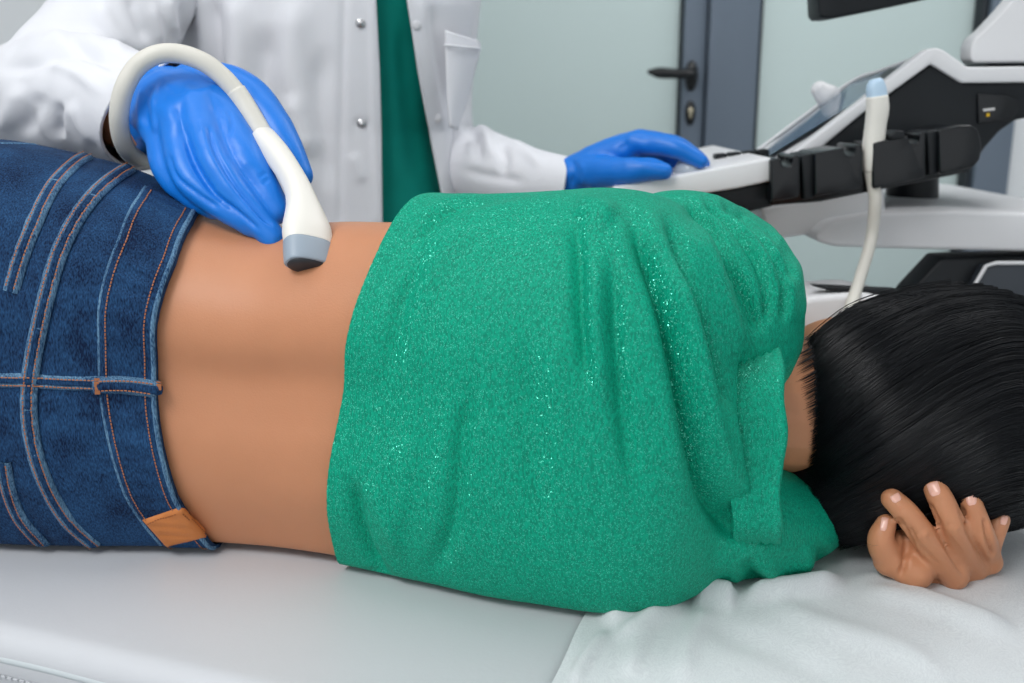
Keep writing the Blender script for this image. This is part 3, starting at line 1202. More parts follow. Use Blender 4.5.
obj('pocket_edge', strip(allb, SE['pocket_l'], 0.0135, 0.0020, 20, ripple=0.0005), M_denim_worn, jeans)
obj('centre_seam', strip(allb, [(-14, 380), (30, 381), (70, 383), (112, 384)], 0.0125, 0.0018, 30, ripple=0.0005), M_denim_worn, jeans)
obj('side_seam', strip(allb, [(-10, 143), (30, 144), (60, 147), (84, 152)], 0.006, 0.0014, 8), M_denim_worn, jeans)


def inlay(pts, wd):
    return strip(allb, pts, wd, 0.0026, 24, ripple=0.0011)


obj('yoke_panel', inlay(SE['yoke'], 0.0062), M_denim, jeans)
obj('pocket_hem', inlay(SE['pocket_u'], 0.0062), M_denim, jeans)
obj('pocket_hem', inlay(SE['pocket_l'], 0.0062), M_denim, jeans)
obj('seam_panel', inlay([(-14, 380), (30, 381), (70, 383), (112, 384)], 0.0062), M_denim, jeans)
# belt loop
loop = obj('belt_loop', strip(allb, [(94, 386), (115, 385), (140, 387), (161, 390)], 0.0150, 0.0050, 10), M_denim_worn, jeans)
obj('loop_face', strip(allb, [(99, 386), (117, 385.5), (140, 387.5), (157, 390)], 0.0100, 0.0058, 10), M_denim, jeans)
lb = bvh_of(loop.data)
bars = []
for px in (98, 158):
    for dy in np.linspace(-8, 8, 12):
        yy = 386 + (px - 94) * 0.06
        h = hit(lb, px, yy + dy * 0.85)
        if h is not None:
            bars.append(box(h[0] + h[1] * 0.0010, (0.0042, 0.0010, 0.0009)))
ST = []
for nm in SE:
    for sd in (-0.0034, 0.0034):
        ST += stitches(allb, SE[nm], 0.0030, side=sd)
for sd in (-0.0034, 0.0034):
    ST += stitches(allb, [(-14, 380), (30, 381), (70, 383), (112, 384)], 0.0030, side=sd)
ST += stitches(allb, seam_line(-0.0066), 0.0008, k=6)
ST += stitches(allb, seam_line(-0.0362), 0.0010, k=6)
ST += stitches(lb, [(98, 381.5), (120, 381), (140, 382.5), (158, 385)], 0.0012)
ST += stitches(lb, [(98, 390.5), (120, 390), (140, 392), (158, 395)], 0.0012)
so = obj('stitching', join(*(ST + bars)), M_thread, jeans, smooth=False)
so['kind'] = 'stuff'
pa = obj('leather_patch', patch(allb, [(142, 520), (183, 506), (212, 536), (166, 547)], 0.0026, 16, 16), M_leather, jeans)
ps = stitches(allb, [(147, 522), (164, 516), (179, 511)], 0.0032, 0.0026, 0.0017, 0.0003) + stitches(allb, [(180, 511), (192, 522), (204, 534)], 0.0032, 0.0026, 0.0017, 0.0003)
so = obj('patch_stitching', join(*ps), mat('tan_thread', (140, 78, 36), 0.7), jeans, smooth=False)
so['kind'] = 'stuff'

# --- shirt -----------------------------------------------------------------
nx, nth = 200, 300
sp = []
X, T = np.meshgrid(np.linspace(-0.20, 0.168, nx), np.linspace(0, 2 * PI, nth, endpoint=False) - PI, indexing='ij')
Gs = ring_pt(X, T, 0.008)
lift = np.exp(-((T - 1.45) / 0.55) ** 2) * np.exp(-((X + 0.10) / 0.055) ** 2) * 0.018
Gs[..., 2] += lift
Vs, Fs = grid(Gs, False, True)
Fs.append(tuple(reversed(range(nth))))
Fs.append(tuple(range((nx - 1) * nth, nx * nth)))
sp.append((Vs, Fs))
sp.append(ellipsoid((0.142, 0.840, C + 0.203), (0.106, 0.105, 0.115)))                      # upper shoulder
sp.append(tube([shoL + np.array([0.01, -0.02, 0.01]), shoL + np.array([0.02, 0.06, 0.01]), shoL + np.array([0.03, 0.19, -0.02])], [0.082, 0.078, 0.066], up=(0, 0, 1)))   # sleeve
sp.append(tube([(0.09, 0.780, C + 0.09), (0.165, 0.782, C + 0.06), (0.228, 0.800, C + 0.042), (0.268, 0.832, C + 0.037)], [(0.085, 0.085), (0.068, 0.062), (0.050, 0.043), (0.040, 0.036)], up=(0, 0, 1)))  # lower shoulder and sleeve
sp.append(tube([(0.11, 0.80, C + 0.15), (0.165, 0.80, C + 0.140)], [(0.080, 0.100), (0.050, 0.075)], up=(0, 0, 1)))
shirt_me = solid(sp, 0.0022, it=10)
V = get_V(shirt_me)
V[:, 2] = np.where(V[:, 2] < C + 0.003, C + 0.003, V[:, 2])
set_V(shirt_me, V)
sbv = bvh_of(shirt_me)
ha, hb, hc = [hit(sbv, *q)[0] for q in ((412, 198), (343, 385), (328, 525))]
hn = unit(np.cross(hb - ha, hc - ha))
if hn[0] < 0:
    hn = -hn
cut(shirt_me, ha, hn)
FOLDS = [
    # long drape folds over the shoulder blade
    ([(628, 200), (640, 235), (657, 278), (681, 369), (698, 447), (718, 506), (752, 556)], -8.5, 9, 0.2, 0.25),
    ([(665, 250), (690, 330), (706, 410), (722, 470), (745, 522)], 5.0, 11, 0.2),
    ([(660, 205), (677, 237), (698, 308), (714, 369), (728, 420)], -5.5, 7, 0.2),
    ([(690, 210), (712, 262), (733, 330), (741, 372)], 3.5, 9, 0.25),
    ([(684, 198), (712, 226), (735, 268), (752, 305), (764, 335)], -4.5, 5, 0.12, 0.3),
    ([(700, 196), (730, 218), (756, 252), (770, 290), (769, 328)], -4.5, 4.5, 0.12, 0.3),
    ([(716, 198), (748, 216), (775, 248), (788, 285), (783, 325)], -4.0, 4, 0.12, 0.3),
    ([(735, 203), (765, 222), (788, 252), (797, 285)], -3.0, 3.5, 0.15, 0.2),
    ([(590, 200), (578, 223), (580, 270), (582, 320), (590, 400)], -3.5, 7, 0.3, 0.2),
    ([(570, 205), (600, 212), (618, 222)], 4.0, 12, 0.3),
    ([(600, 225), (612, 273), (615, 340), (625, 430), (640, 520)], -4.0, 10, 0.3),
    ([(640, 260), (655, 340), (670, 430), (690, 510)], 3.0, 12, 0.3),
    ([(595, 240), (598, 320), (605, 420)], 2.5, 10, 0.3),
    # folds at the hem
    ([(545, 187), (498, 197), (448, 213), (418, 241), (398, 262)], -2.6, 6, 0.3, 0.3),
    ([(520, 188), (470, 196), (430, 210), (405, 235)], 1.2, 6, 0.3),
    ([(440, 245), (425, 262), (402, 298), (393, 345), (388, 400)], -2.5, 8, 0.35),
    ([(500, 215), (460, 235), (430, 275), (415, 320)], 2.0, 12, 0.35),
    ([(480, 372), (462, 440), (458, 500), (447, 548), (426, 584)], -2.4, 8, 0.25, 0.3),
    ([(455, 380), (445, 450), (435, 520), (410, 575)], 1.3, 10, 0.3),
    ([(352, 470), (362, 530), (380, 565), (400, 582)], -4.0, 6, 0.3, 0.3),
    ([(372, 470), (385, 520), (405, 560)], 2.0, 9, 0.3),
    ([(410, 430), (400, 500), (392, 545)], 1.5, 10, 0.3),
    ([(520, 330), (530, 430), (540, 560)], -2.0, 14, 0.3),
    ([(550, 300), (560, 400), (575, 540)], 1.8, 14, 0.3),
    # gathered cloth in front of the collar and at the lower sleeve
    ([(722, 380), (728, 440), (740, 500), (760, 540)], 4.0, 7, 0.25),
    ([(735, 440), (740, 480), (752, 520), (775, 548)], -6.0, 5, 0.25),
    ([(755, 556), (775, 575), (800, 570), (815, 545)], 3.5, 8, 0.3),
    ([(744, 556), (752, 575), (762, 592)], -2.6, 6, 0.3),
    ([(770, 590), (800, 588), (820, 565), (822, 535)], -2.5, 5, 0.3),
    ([(730, 570), (742, 590), (750, 602)], 1.2, 5, 0.3),
]
sculpt(shirt_me, [(f[0], f[1] * 2.1) + tuple(f[2:]) for f in FOLDS])
jitter(shirt_me, 0.0018, 8, 4.0, (1.6, 1, 0.7))
V = get_V(shirt_me)
set_V(shirt_me, smooth_V(V, get_E(shirt_me), 2, 0.4))
shirt = link('shirt', shirt_me, M_shirt, patient)
md = shirt.modifiers.new('thickness', 'SOLIDIFY')
md.thickness = 0.002
md.offset = -1

# collar: a ribbed band standing round the neck
rows = []
thc = np.linspace(0, 2 * PI, 160, endpoint=False)
cprof = [(0.166, 0.004), (0.170, 0.0065), (0.173, 0.0045), (0.1765, 0.0066), (0.180, 0.0045), (0.1835, 0.0066), (0.187, 0.0045), (0.1905, 0.0066), (0.194, 0.0045), (0.1975, 0.006), (0.2015, 0.0058), (0.2035, 0.0035), (0.203, 0.001), (0.194, 0.0), (0.168, -0.001)]
for cx, r in cprof:
    wv = 0.0015 * np.sin(thc * 5 + 0.6) + 0.0012 * np.sin(thc * 9)
    sn_, cs_ = np.sin(thc), np.cos(thc)
    Y = 0.800 - (0.087 + r) * np.sign(cs_) * np.abs(cs_) ** 0.8
    Z = C + 0.126 + (0.076 + r) * np.sign(sn_) * np.abs(sn_) ** 0.8
    Y = Y - 0.026 * np.clip(-sn_, 0, 1) * (cs_ > -0.2)
    rows.append(np.stack([cx + wv + 0.009 * sn_ ** 2, Y, Z], 1))
cv, cf = grid(np.array(rows), False, True)
obj('collar', (cv, [f[::-1] for f in cf]), M_shirt, shirt)

# --- hair --------------------------------------------------------------------
hp_ = [ellipsoid(headC + np.array([0.022, -0.006, -0.004]), (0.132, 0.106, 0.104)),
       ellipsoid(headC + np.array([-0.039, -0.03, 0.0]), (0.080, 0.075, 0.086)),
       tube([headC + np.array([-0.05, -0.03, -0.06]), headC + np.array([-0.095, -0.025, -0.085]), headC + np.array([-0.110, 0.0, -0.112])], [0.06, 0.040, 0.02])]
hp_.append(ellipsoid(headC + np.array([0.055, 0.008, -0.062]), (0.10, 0.075, 0.060)))
cap_me = solid(hp_, 0.004, it=8)
V = get_V(cap_me)
V[:, 2] = np.maximum(V[:, 2], C + 0.006)
# leave the face free
set_V(cap_me, V)
cut(cap_me, headC + np.array([0, 0.045, 0]), (0.25, -1, 0))
hair = link('hair', cap_me, M_hair, patient)
hbv = bvh_of(cap_me)
GU = [
    [(1180, 400), (1100, 330), (1024, 296), (980, 290), (930, 293), (880, 303), (845, 318), (812, 346), (800, 366)],
    [(1180, 410), (1100, 345), (1024, 308), (960, 303), (905, 322), (855, 350), (820, 378), (803, 394)],
    [(1180, 420), (1100, 365), (1024, 330), (960, 342), (905, 370), (860, 402), (828, 428), (811, 446)],
    [(1180, 400), (1100, 380), (1024, 365), (960, 388), (905, 422), (860, 452), (830, 474), (814, 484)],
    [(1180, 440), (1100, 425), (1024, 412), (965, 436), (910, 466), (865, 492), (830, 512), (806, 522)],
    [(1180, 480), (1100, 470), (1024, 462), (970, 482), (920, 504), (875, 520), (840, 530), (815, 536)],
    [(1180, 470), (1100, 495), (1024, 520), (985, 530), (945, 536), (905, 540), (870, 543), (840, 544)],
]
GC = np.array([[catmull(np.array(g, float), 5)[int(round(q))] for q in np.linspace(0, (len(g) - 1) * 5, 30)] for g in GU])


def guide(v):
    x = v * (len(GC) - 1)
    i = min(int(x), len(GC) - 2)
    f = x - i
    return GC[i] * (1 - f) + GC[i + 1] * f


cents = Vector(headC)
HV, HF = [], []
nv = 0
tri = [(math.cos(a), math.sin(a)) for a in (PI / 2, PI / 2 + 2.094, PI / 2 + 4.189)]


def add_strand(c, r0):
    global nv
    T, A, B = frames(c)
    n = len(c)
    for i in range(n):
        r = r0 * (1.0 if i < n - 4 else (n - i) / 4.5)
        for (a, b) in tri:
            HV.append(c[i] + A[i] * a * r + B[i] * b * r)
    for i in range(n - 1):
        for j in range(3):
            k = (j + 1) % 3
            HF.append((nv + i * 3 + j, nv + (i + 1) * 3 + j, nv + (i + 1) * 3 + k, nv + i * 3 + k))
    nv += n * 3


clumps = []
for q in range(420):
    v = rng.random() ** 0.9
    clumps.append((v, rng.normal(0, 3.0), rng.random() * 0.9, rng.integers(14, 24)))
for (v, ox, lifts, cnt) in clumps:
    wphase = rng.random() * 6.28
    ext = rng.normal(0, 5)
    lay = rng.random() * 0.005
    for s in range(cnt):
        vv = min(0.999, max(0, v + rng.normal(0, 0.010)))
        g = guide(vv).copy()
        t = np.linspace(0, 1, len(g))
        i1 = int(len(g) * (0.86 + 0.14 * rng.random()))
        i0 = 0 if rng.random() < 0.6 else rng.integers(0, 6)
        g[:, 1] += 3.0 * np.sin(t * 4 + wphase) + rng.normal(0, 0.8) * t * 2
        g[:, 0] -= ext * t ** 6 + rng.normal(0, 3.5) * t ** 8
        pts = []
        miss = 0
        mx = rng.integers(1, 5)
        for p in g[i0:i1]:
            h = hit(hbv, *p)
            if h is None:
                if pts and len(pts) > 3:
                    d = pts[-1] - pts[-2]
                    pts.append(pts[-1] + d * 0.8 + np.array([0, 0.0006, -0.0006]))
                    miss += 1
                    if miss > mx:
                        break
                continue
            pts.append(h[0] + h[1] * (0.0006 + lay + 0.0016 * rng.random()))
        if len(pts) > 6:
            c = np.array(pts)
            for _ in range(2):
                c[1:-1] = (c[:-2] + 2 * c[1:-1] + c[2:]) / 4
            add_strand(c, 0.00034)
# short wisps at the nape
for q in range(300):
    y1 = 342 + 150 * rng.random()
    xe = np.interp(y1, [342, 365, 400, 440, 490], [802, 798, 806, 812, 813]) + rng.normal(0, 2.5)
    x0 = 856 + rng.normal(0, 6)
    y0 = y1 - (x0 - xe) * (0.75 if y1 < 420 else 0.6)
    pts = []
    for u in np.linspace(0, 1, 14):
        p = (x0 + (xe - x0) * u, y0 + (y1 - y0) * (u + 0.12 * math.sin(u * PI)))
        h = hit(hbv, *p)
        h2 = hit(bb, *p)
        if h is None or (h2 is not None and h2[0][1] < h[0][1]):
            h = h2
        if h is None:
            continue
        pts.append(h[0] + h[1] * (0.0012 + 0.0012 * rng.random()))
    if len(pts) > 7:
        c = np.array(pts)
        for _ in range(3):
            c[1:-1] = (c[:-2] + 2 * c[1:-1] + c[2:]) / 4
        if np.abs(np.diff(c[:, 1])).max() < 0.02:
            add_strand(c, 0.00036)
# stray hairs on the outline
for q in range(60):
    g = guide(rng.random() * 0.12).copy()
    i0 = rng.integers(0, 14)
    g = g[i0:i0 + rng.integers(8, 14)]
    g[:, 1] -= np.linspace(0, 1, len(g)) * rng.random() * 7
    pts = []
    for p in g:
        h = hit(hbv, p[0], max(p[1], 292))
        if h is not None:
            pts.append(h[0] + h[1] * 0.002 + np.array([0, 0, max(0, 292 - p[1]) * 0.0008]))
    if len(pts) > 5:
        add_strand(np.array(pts), 0.0002)
strands = obj('strands', (np.array(HV), HF), M_hair, hair)
strands['kind'] = 'stuff'


# ================================================================== the clinician behind the couch
doc = thing('person', (-0.235, 1.42, 0), 'clinician in white coat, teal scrub top and blue gloves holding the scanning probe', 'person')

# --- coat body: open front, hanging from the shoulders
CZ = np.array([0.50, 0.80, 1.00, 1.10, 1.18, 1.26, 1.36, 1.45, 1.49])
CXc = np.array([-0.235, -0.24, -0.245, -0.25, -0.243, -0.235, -0.235, -0.235, -0.235])
CA = np.array([0.225, 0.205, 0.175, 0.165, 0.176, 0.187, 0.192, 0.175, 0.10])
CB = np.array([0.165, 0.145, 0.128, 0.125, 0.127, 0.130, 0.125, 0.095, 0.06])
EDL = np.array([-0.175, -0.172, -0.169, -0.168, -0.167, -0.168, -0.172, -0.185, -0.20])
EDR = np.array([-0.050, -0.068, -0.090, -0.109, -0.121, -0.1305, -0.140, -0.155, -0.17])
CXc = CXc - 0.015
CA = CA + 0.015
CYc = 1.42


def coat_ring(z, off, edges=True, n=400):
    cx, a, b = [np.interp(z, CZ, q) for q in (CXc, CA, CB)]
    a, b = a + off, b + off
    eL, eR = np.interp(z, CZ, EDL), np.interp(z, CZ, EDR)
    if edges:
        p1 = math.asin(max(-0.999, min(0.999, (eR - cx) / a)))
        p0 = math.asin(max(-0.999, min(0.999, (eL - cx) / a)))
        ph = np.linspace(p1, p0 + 2 * PI, n)
    else:
        ph = np.linspace(0, 2 * PI, n, endpoint=False)
    # ph = 0 faces the camera, +90 to the right
    return np.stack([cx + a * np.sin(ph), CYc - b * np.cos(ph), np.full_like(ph, z)], 1)


zs = np.concatenate([np.linspace(0.52, 0.98, 30)[:-1], np.linspace(0.98, 1.49, 170)])
G = np.array([coat_ring(z, 0.0) for z in zs])
gv, gf = grid(G)
gf = [f[::-1] for f in gf]
coat = obj('lab_coat', (gv, gf), M_coat, doc)
CF = [
    ([(345, -30), (343, 60), (341, 140), (340, 230)], -1.6, 4, 0.05), ([(372, -30), (374, 100), (378, 230)], 1.5, 4, 0.05),
    ([(300, -20), (292, 60), (305, 140), (300, 220)], 7, 16, 0.2), ([(270, 20), (262, 90), (280, 170)], -8, 15, 0.25), ([(235, -20), (240, 60), (228, 130)], 7, 12, 0.25),
    ([(212, -10), (215, 60), (222, 110)], -7, 9, 0.25), ([(325, 40), (318, 110), (330, 200)], -4, 12, 0.25), ([(200, -20), (205, 40), (203, 80)], 6, 7, 0.25),
    ([(288, 90), (300, 130), (318, 160)], 5, 12, 0.3), ([(352, 123), (372, 126)], -1.5, 5, 0.3), ([(350, 150), (365, 185)], 1.5, 7, 0.3),
    ([(420, -20), (424, 40), (440, 110), (448, 170)], 2.5, 7, 0.2), ([(432, 0), (438, 60), (446, 120)], -2.5, 6, 0.2), ([(410, 30), (420, 90), (432, 150)], 1.5, 4, 0.2)]
sculpt(coat.data, [(f[0], f[1] * 1.7) + tuple(f[2:]) for f in CF])
cbv = bvh_of(coat.data)
md = coat.modifiers.new('thickness', 'SOLIDIFY')
md.thickness = 0.003
md.offset = -1
for (px, py) in ((360, 23), (361, 123)):
    h = hit(cbv, px, py)
    if h is not None:
        c, n_ = h
        sn = obj('snap_button', join(ellipsoid(c + n_ * 0.001, (0.0062, 0.0025, 0.0062), 20, 10), ellipsoid(c + n_ * 0.004, (0.0032, 0.0022, 0.0032), 16, 8)), M_snap, coat)
for (px, py) in ((416, 25), (437, 118)):
    h = hit(cbv, px, py)
    if h is not None:
        c, n_ = h
        obj('snap_socket', join(ellipsoid(c + n_ * 0.0006, (0.0058, 0.0018, 0.0058), 20, 10)), mat('pale_snap', (205, 206, 210), 0.4), coat)
# chest pocket standing a little away from the flank
pk = [[(445, 30), (480, 41)], [(445, 48), (480.5, 50)], [(446, 75), (474, 76)], [(447, 100), (467, 102)], [(450, 128), (458, 130)]]
rows = []
for (a, b) in pk:
    r = []
    for u in np.linspace(0, 1, 12):
        p = np.array(a) * (1 - u) + np.array(b) * u
        r.append(P(p[0], p[1], 1.318 + 0.035 * u ** 2))
    rows.append(r)
rows = np.array(rows)
rows = np.array([catmull(rows[:, j], 6) for j in range(rows.shape[1])]).transpose(1, 0, 2)
po = obj('chest_pocket', grid(rows), M_coat, coat)
md = po.modifiers.new('thickness', 'SOLIDIFY')
md.thickness = 0.004
hm = [P(445 + 35 * u, 45 + 3.5 * u, 1.313 + 0.035 * u ** 2) for u in np.linspace(0, 1, 8)]
obj('pocket_hem', tube(hm, [0.0016] * 8, n=8, k=3), M_coat, coat)


def cloth_tube(pts, rad, voxel=0.0028, it=12):
    return solid([tube(pts, rad, n=40, k=10)], voxel, it)


# --- right sleeve (nearer, reaching over the patient)
sl1 = tube([np.array([-0.385, 1.42, 1.405])] + PL([(150, -40, 1.35), (112, 32, 1.27), (48, 96, 1.21)]), [0.068, 0.078, 0.074, 0.068], n=40, k=8)
sl2 = tube(PL([(34, 98, 1.22), (70, 100, 1.12), (110, 104, 1.05), (160, 114, 0.99), (215, 122, 0.93)]), [0.068, 0.066, 0.060, 0.055, 0.053], n=40, k=8)
slv = solid([sl1, sl2], 0.003, 8)
Tq, Bq, Nq = P(212, 66, 0.985), P(124, 168, 1.00), P(100, 125, 0.955)
nq = unit(np.cross(Bq - Tq, Nq - Tq))
if np.dot(nq, P(40, 90, 1.2) - Tq) < 0:
    nq = -nq
cut(slv, Tq, nq)
sculpt(slv, [
    ([(-10, 70), (30, 62), (80, 50), (130, 58), (175, 62)], -7, 7, 0.2, 0.3), ([(10, 45), (50, 38), (90, 40), (120, 55)], 6, 8, 0.3),
    ([(60, 25), (70, 38), (100, 60), (125, 70)], -5, 6, 0.3), ([(95, 0), (110, 30), (128, 55)], 6, 8, 0.3), ([(125, -10), (140, 25), (150, 45)], -6, 7, 0.3),
    ([(165, -10), (172, 20), (182, 40)], 6, 6, 0.3), ([(150, 0), (160, 30), (165, 50)], 4, 5, 0.3), ([(182, 0), (185, 25), (188, 45)], -6, 4, 0.3),
    ([(20, 80), (10, 110), (-5, 140)], 6, 9, 0.3), ([(40, 90), (30, 115), (20, 140)], -5, 8, 0.3), ([(62, 100), (58, 120), (60, 142)], -7, 5, 0.3, 0.4),
    ([(70, 98), (80, 125), (95, 150)], 5, 7, 0.3), ([(30, 60), (60, 66), (88, 80), (105, 100)], 4, 6, 0.3)])
jitter(slv, 0.005, 12, 2.0)
jitter(slv, 0.0022, 34, 5.0, (1, 1, 0.5))
slb = link('right_sleeve', slv, M_coat, coat)
md = slb.modifiers.new('thickness', 'SOLIDIFY')
md.thickness = 0.003
md.offset = -1

# --- left sleeve (far side, reaching to the console)
sl1 = tube([np.array([-0.10, 1.44, 1.405])] + PL([(438, -30, 1.53), (432, 100, 1.54), (440, 165, 1.51)]), [0.064, 0.066, 0.060, 0.058], n=40, k=8)
sl2 = tube(PL([(438, 165, 1.51), (476, 168, 1.43), (520, 180, 1.335), (570, 186, 1.265), (600, 188, 1.24)]), [0.058, 0.056, 0.046, 0.036, 0.034], n=40, k=8)
slv = solid([sl1, sl2], 0.003, 10)
Tq, Bq, Nq = P(568, 157, 1.265), P(563, 190, 1.262), P(566, 172, 1.235)
nq = unit(np.cross(Bq - Tq, Nq - Tq))
if np.dot(nq, P(450, 160, 1.4) - Tq) < 0:
    nq = -nq
cut(slv, Tq, nq)
sculpt(slv, [([(462, 122), (476, 138), (478, 165)], -6, 5, 0.3), ([(470, 120), (486, 134), (492, 160)], 6, 6, 0.3), ([(497, 142), (505, 158), (500, 178)], -5, 5, 0.3),
             ([(505, 140), (525, 150), (545, 168)], 4, 6, 0.3), ([(455, 168), (490, 176), (530, 182)], -4, 5, 0.3)])
slb = link('left_sleeve', slv, M_coat, coat)
md = slb.modifiers.new('thickness', 'SOLIDIFY')
md.thickness = 0.003
md.offset = -1

# --- scrub top under the coat
zs2 = np.concatenate([np.linspace(0.72, 0.98, 16)[:-1], np.linspace(0.98, 1.48, 90)])
G = np.array([coat_ring(z, -0.024, False, 200) for z in zs2])
sv, sf = grid(G, False, True)
sf = [f[::-1] for f in sf]
scrub = obj('scrub_top', (sv, sf), M_scrub, doc)
sculpt(scrub.data, [([(388, 0), (392, 80), (398, 200)], 3, 8, 0.2), ([(400, 20), (410, 110), (420, 190)], -4, 9, 0.2)])

# --- trousers and shoes (behind the couch)
tr = []
for sgn in (-1, 1):
    hx = -0.24 + sgn * 0.09
    tr.append(tube([(hx, 1.43, 0.92), (hx, 1.42, 0.5), (hx + sgn * 0.01, 1.44, 0.07)], [0.105, 0.085, 0.07], n=28))
tr.append(ellipsoid((-0.24, 1.43, 0.90), (0.175, 0.12, 0.13)))
link('trousers', solid(tr, 0.006, 6), M_trouser, doc)
for sgn in (-1, 1):
    hx = -0.24 + sgn * 0.10
    link('shoe', solid([ellipsoid((hx, 1.38, 0.05), (0.048, 0.13, 0.048)), ellipsoid((hx, 1.45, 0.06), (0.044, 0.06, 0.055)), box((hx, 1.39, 0.014), (0.085, 0.24, 0.028))], 0.005, 4), M_shoe, doc)

# --- body: trunk, neck, head, arms down to the gloved hands
wR, wL = P(150, 116, 0.985), P(572, 178, 1.262)
dp = [ellipsoid((-0.25, 1.43, 1.22), (0.13, 0.075, 0.26)), ellipsoid((-0.245, 1.425, 1.40), (0.16, 0.06, 0.055)), ellipsoid((-0.25, 1.43, 0.98), (0.12, 0.075, 0.12)),
      tube([(-0.235, 1.42, 1.42), (-0.235, 1.405, 1.56)], [0.062, 0.055]), ellipsoid((-0.235, 1.40, 1.655), (0.077, 0.098, 0.118)), ellipsoid((-0.235, 1.375, 1.60), (0.062, 0.07, 0.07)),
      tube([(-0.235, 1.305, 1.67), (-0.235, 1.282, 1.635)], [0.008, 0.013]), ellipsoid((-0.235, 1.308, 1.595), (0.026, 0.010, 0.010)),
      ellipsoid((-0.313, 1.41, 1.645), (0.008, 0.02, 0.032)), ellipsoid((-0.157, 1.41, 1.645), (0.008, 0.02, 0.032)),
      tube([(-0.40, 1.40, 1.40)] + PL([(92, 30, 1.26), (45, 84, 1.21)]), [0.055, 0.048, 0.042]), tube(PL([(45, 86, 1.21), (95, 101, 1.08)]) + [wR, P(165, 116, 0.965)], [0.042, 0.042, 0.036, 0.028]),
      tube([(-0.10, 1.44, 1.40)] + PL([(436, 60, 1.54), (440, 165, 1.51)]), [0.050, 0.042, 0.038]), tube(PL([(440, 165, 1.51), (510, 176, 1.345)]) + [wL], [0.038, 0.034, 0.020])]
dbody = link('body', solid(dp, 0.0035, 5), M_skin, doc)
hcap = solid([ellipsoid((-0.235, 1.42, 1.68), (0.086, 0.10, 0.105))], 0.005, 4)
cut(hcap, (-0.235, 1.385, 1.70), (0, 1, 0.35))
link('hair', hcap, mat('brown_hair', (52, 38, 30), 0.45), doc)

# --- right glove, closed round the probe
FR = {
    'index': ([(216, 102, 0.916), (243, 154, 0.880), (265, 190, 0.865), (277, 211, 0.858)], [0.0165, 0.0170, 0.0140, 0.0118]),
    'middle': ([(195, 106, 0.902), (216, 165, 0.862), (250, 211, 0.848), (273, 238, 0.842)], [0.0160, 0.0152, 0.0130, 0.0112]),
    'ring': ([(175, 119, 0.898), (189, 176, 0.862), (222, 206, 0.852), (252, 226, 0.848)], [0.0155, 0.0142, 0.0120, 0.0100]),
    'little': ([(161, 136, 0.904), (168, 172, 0.880), (191, 196, 0.870), (215, 210, 0.864)], [0.0145, 0.0128, 0.0108, 0.0092]),
}
gp = []
wr = P(152, 108, 0.985)
mcs = []
for kf, (pp, rr) in FR.items():
    q = PL(pp)
    mcs.append(q[0])
    gp.append(tube(q, rr, n=18, k=8))
for i in range(4):
    for u in (0.0, 0.5):
        m_ = mcs[i] if (u == 0 or i == 3) else (mcs[i] + mcs[i + 1]) / 2
        gp.append(tube([wr, wr * 0.5 + m_ * 0.5 + np.array([0, -0.005, 0.010]), m_], [0.030, 0.0235, 0.0155], n=20))
gp.append(tube(PL([(142, 112, 1.02), (150, 112, 1.00), (158, 108, 0.97), (185, 108, 0.945), (210, 112, 0.93)]), [(0.036, 0.046), (0.036, 0.046), (0.034, 0.042), (0.035, 0.034), (0.026, 0.026)], n=24, up=(0, 0, 1)))
gp.append(tube(PL([(195, 90, 0.955), (228, 90, 0.945), (254, 104, 0.935), (281, 138, 0.915), (302, 176, 0.897)]), [0.026, 0.0235, 0.0205, 0.0160, 0.0105], n=18))
gp.append(tube(PL([(205, 150, 0.885), (230, 190, 0.872)]), [0.016, 0.012], n=16))
gr = solid(gp, 0.0016, 9)
sculpt(gr, [
    ([(207, 122), (216, 152), (234, 184), (260, 214), (276, 227)], -3.2, 2.8, 0.12), ([(184, 136), (196, 166), (214, 193), (240, 214), (262, 232)], -2.8, 2.6, 0.12),
    ([(168, 150), (175, 175), (196, 193), (222, 210)], -2.4, 2.6, 0.15),
    ([(207, 94), (212, 99)], 2.5, 9, 0.001), ([(172, 115), (178, 121)], 2.0, 9, 0.001), ([(238, 158), (244, 164)], 1.2, 7, 0.001),
    ([(226, 108), (232, 122), (229, 138)], -1.4, 2.2, 0.3), ([(184, 128), (190, 142), (196, 156)], -0.8, 2.0, 0.3),
    ([(200, 118), (203, 134)], 0.8, 2.2, 0.3), ([(262, 184), (270, 178)], -0.9, 2, 0.3), ([(258, 178), (267, 172)], -0.9, 2, 0.3), ([(212, 186), (232, 206)], 0.7, 3, 0.3),
    ([(150, 84), (146, 108), (150, 134)], -1.5, 2.6, 0.2), ([(157, 80), (153, 108), (156, 138)], 1.3, 2.6, 0.2), ([(142, 86), (139, 108), (142, 130)], 1.3, 2.4, 0.2),
    ([(165, 84), (176, 92), (190, 90)], -0.8, 2.5, 0.3)])
jitter(gr, 0.0006, 60, 7.0)
link('glove', gr, M_glove, doc)

# --- left glove, resting on the console
FLf = {
    'index': ([(640, 142, 1.225), (672, 147, 1.205), (690, 155, 1.20), (701, 161, 1.195)], [0.0145, 0.0125, 0.0110, 0.0090]),
    'middle': ([(640, 141, 1.250), (676, 146, 1.235), (694, 157, 1.232), (703, 164, 1.230)], [0.0150, 0.0125, 0.0110, 0.0090]),
    'ring': ([(637, 144, 1.275), (670, 148, 1.265), (688, 160, 1.262), (694, 168, 1.26)], [0.0140, 0.0120, 0.0105, 0.0090]),
    'little': ([(632, 150, 1.298), (660, 153, 1.292), (675, 163, 1.29), (680, 170, 1.288)], [0.0130, 0.0108, 0.0095, 0.0080]),
    'thumb': ([(598, 172, 1.225), (625, 171, 1.195), (648, 169, 1.183), (664, 171, 1.178)], [0.0200, 0.0165, 0.0140, 0.0105]),
}
gp = []
wl = P(572, 177, 1.262)
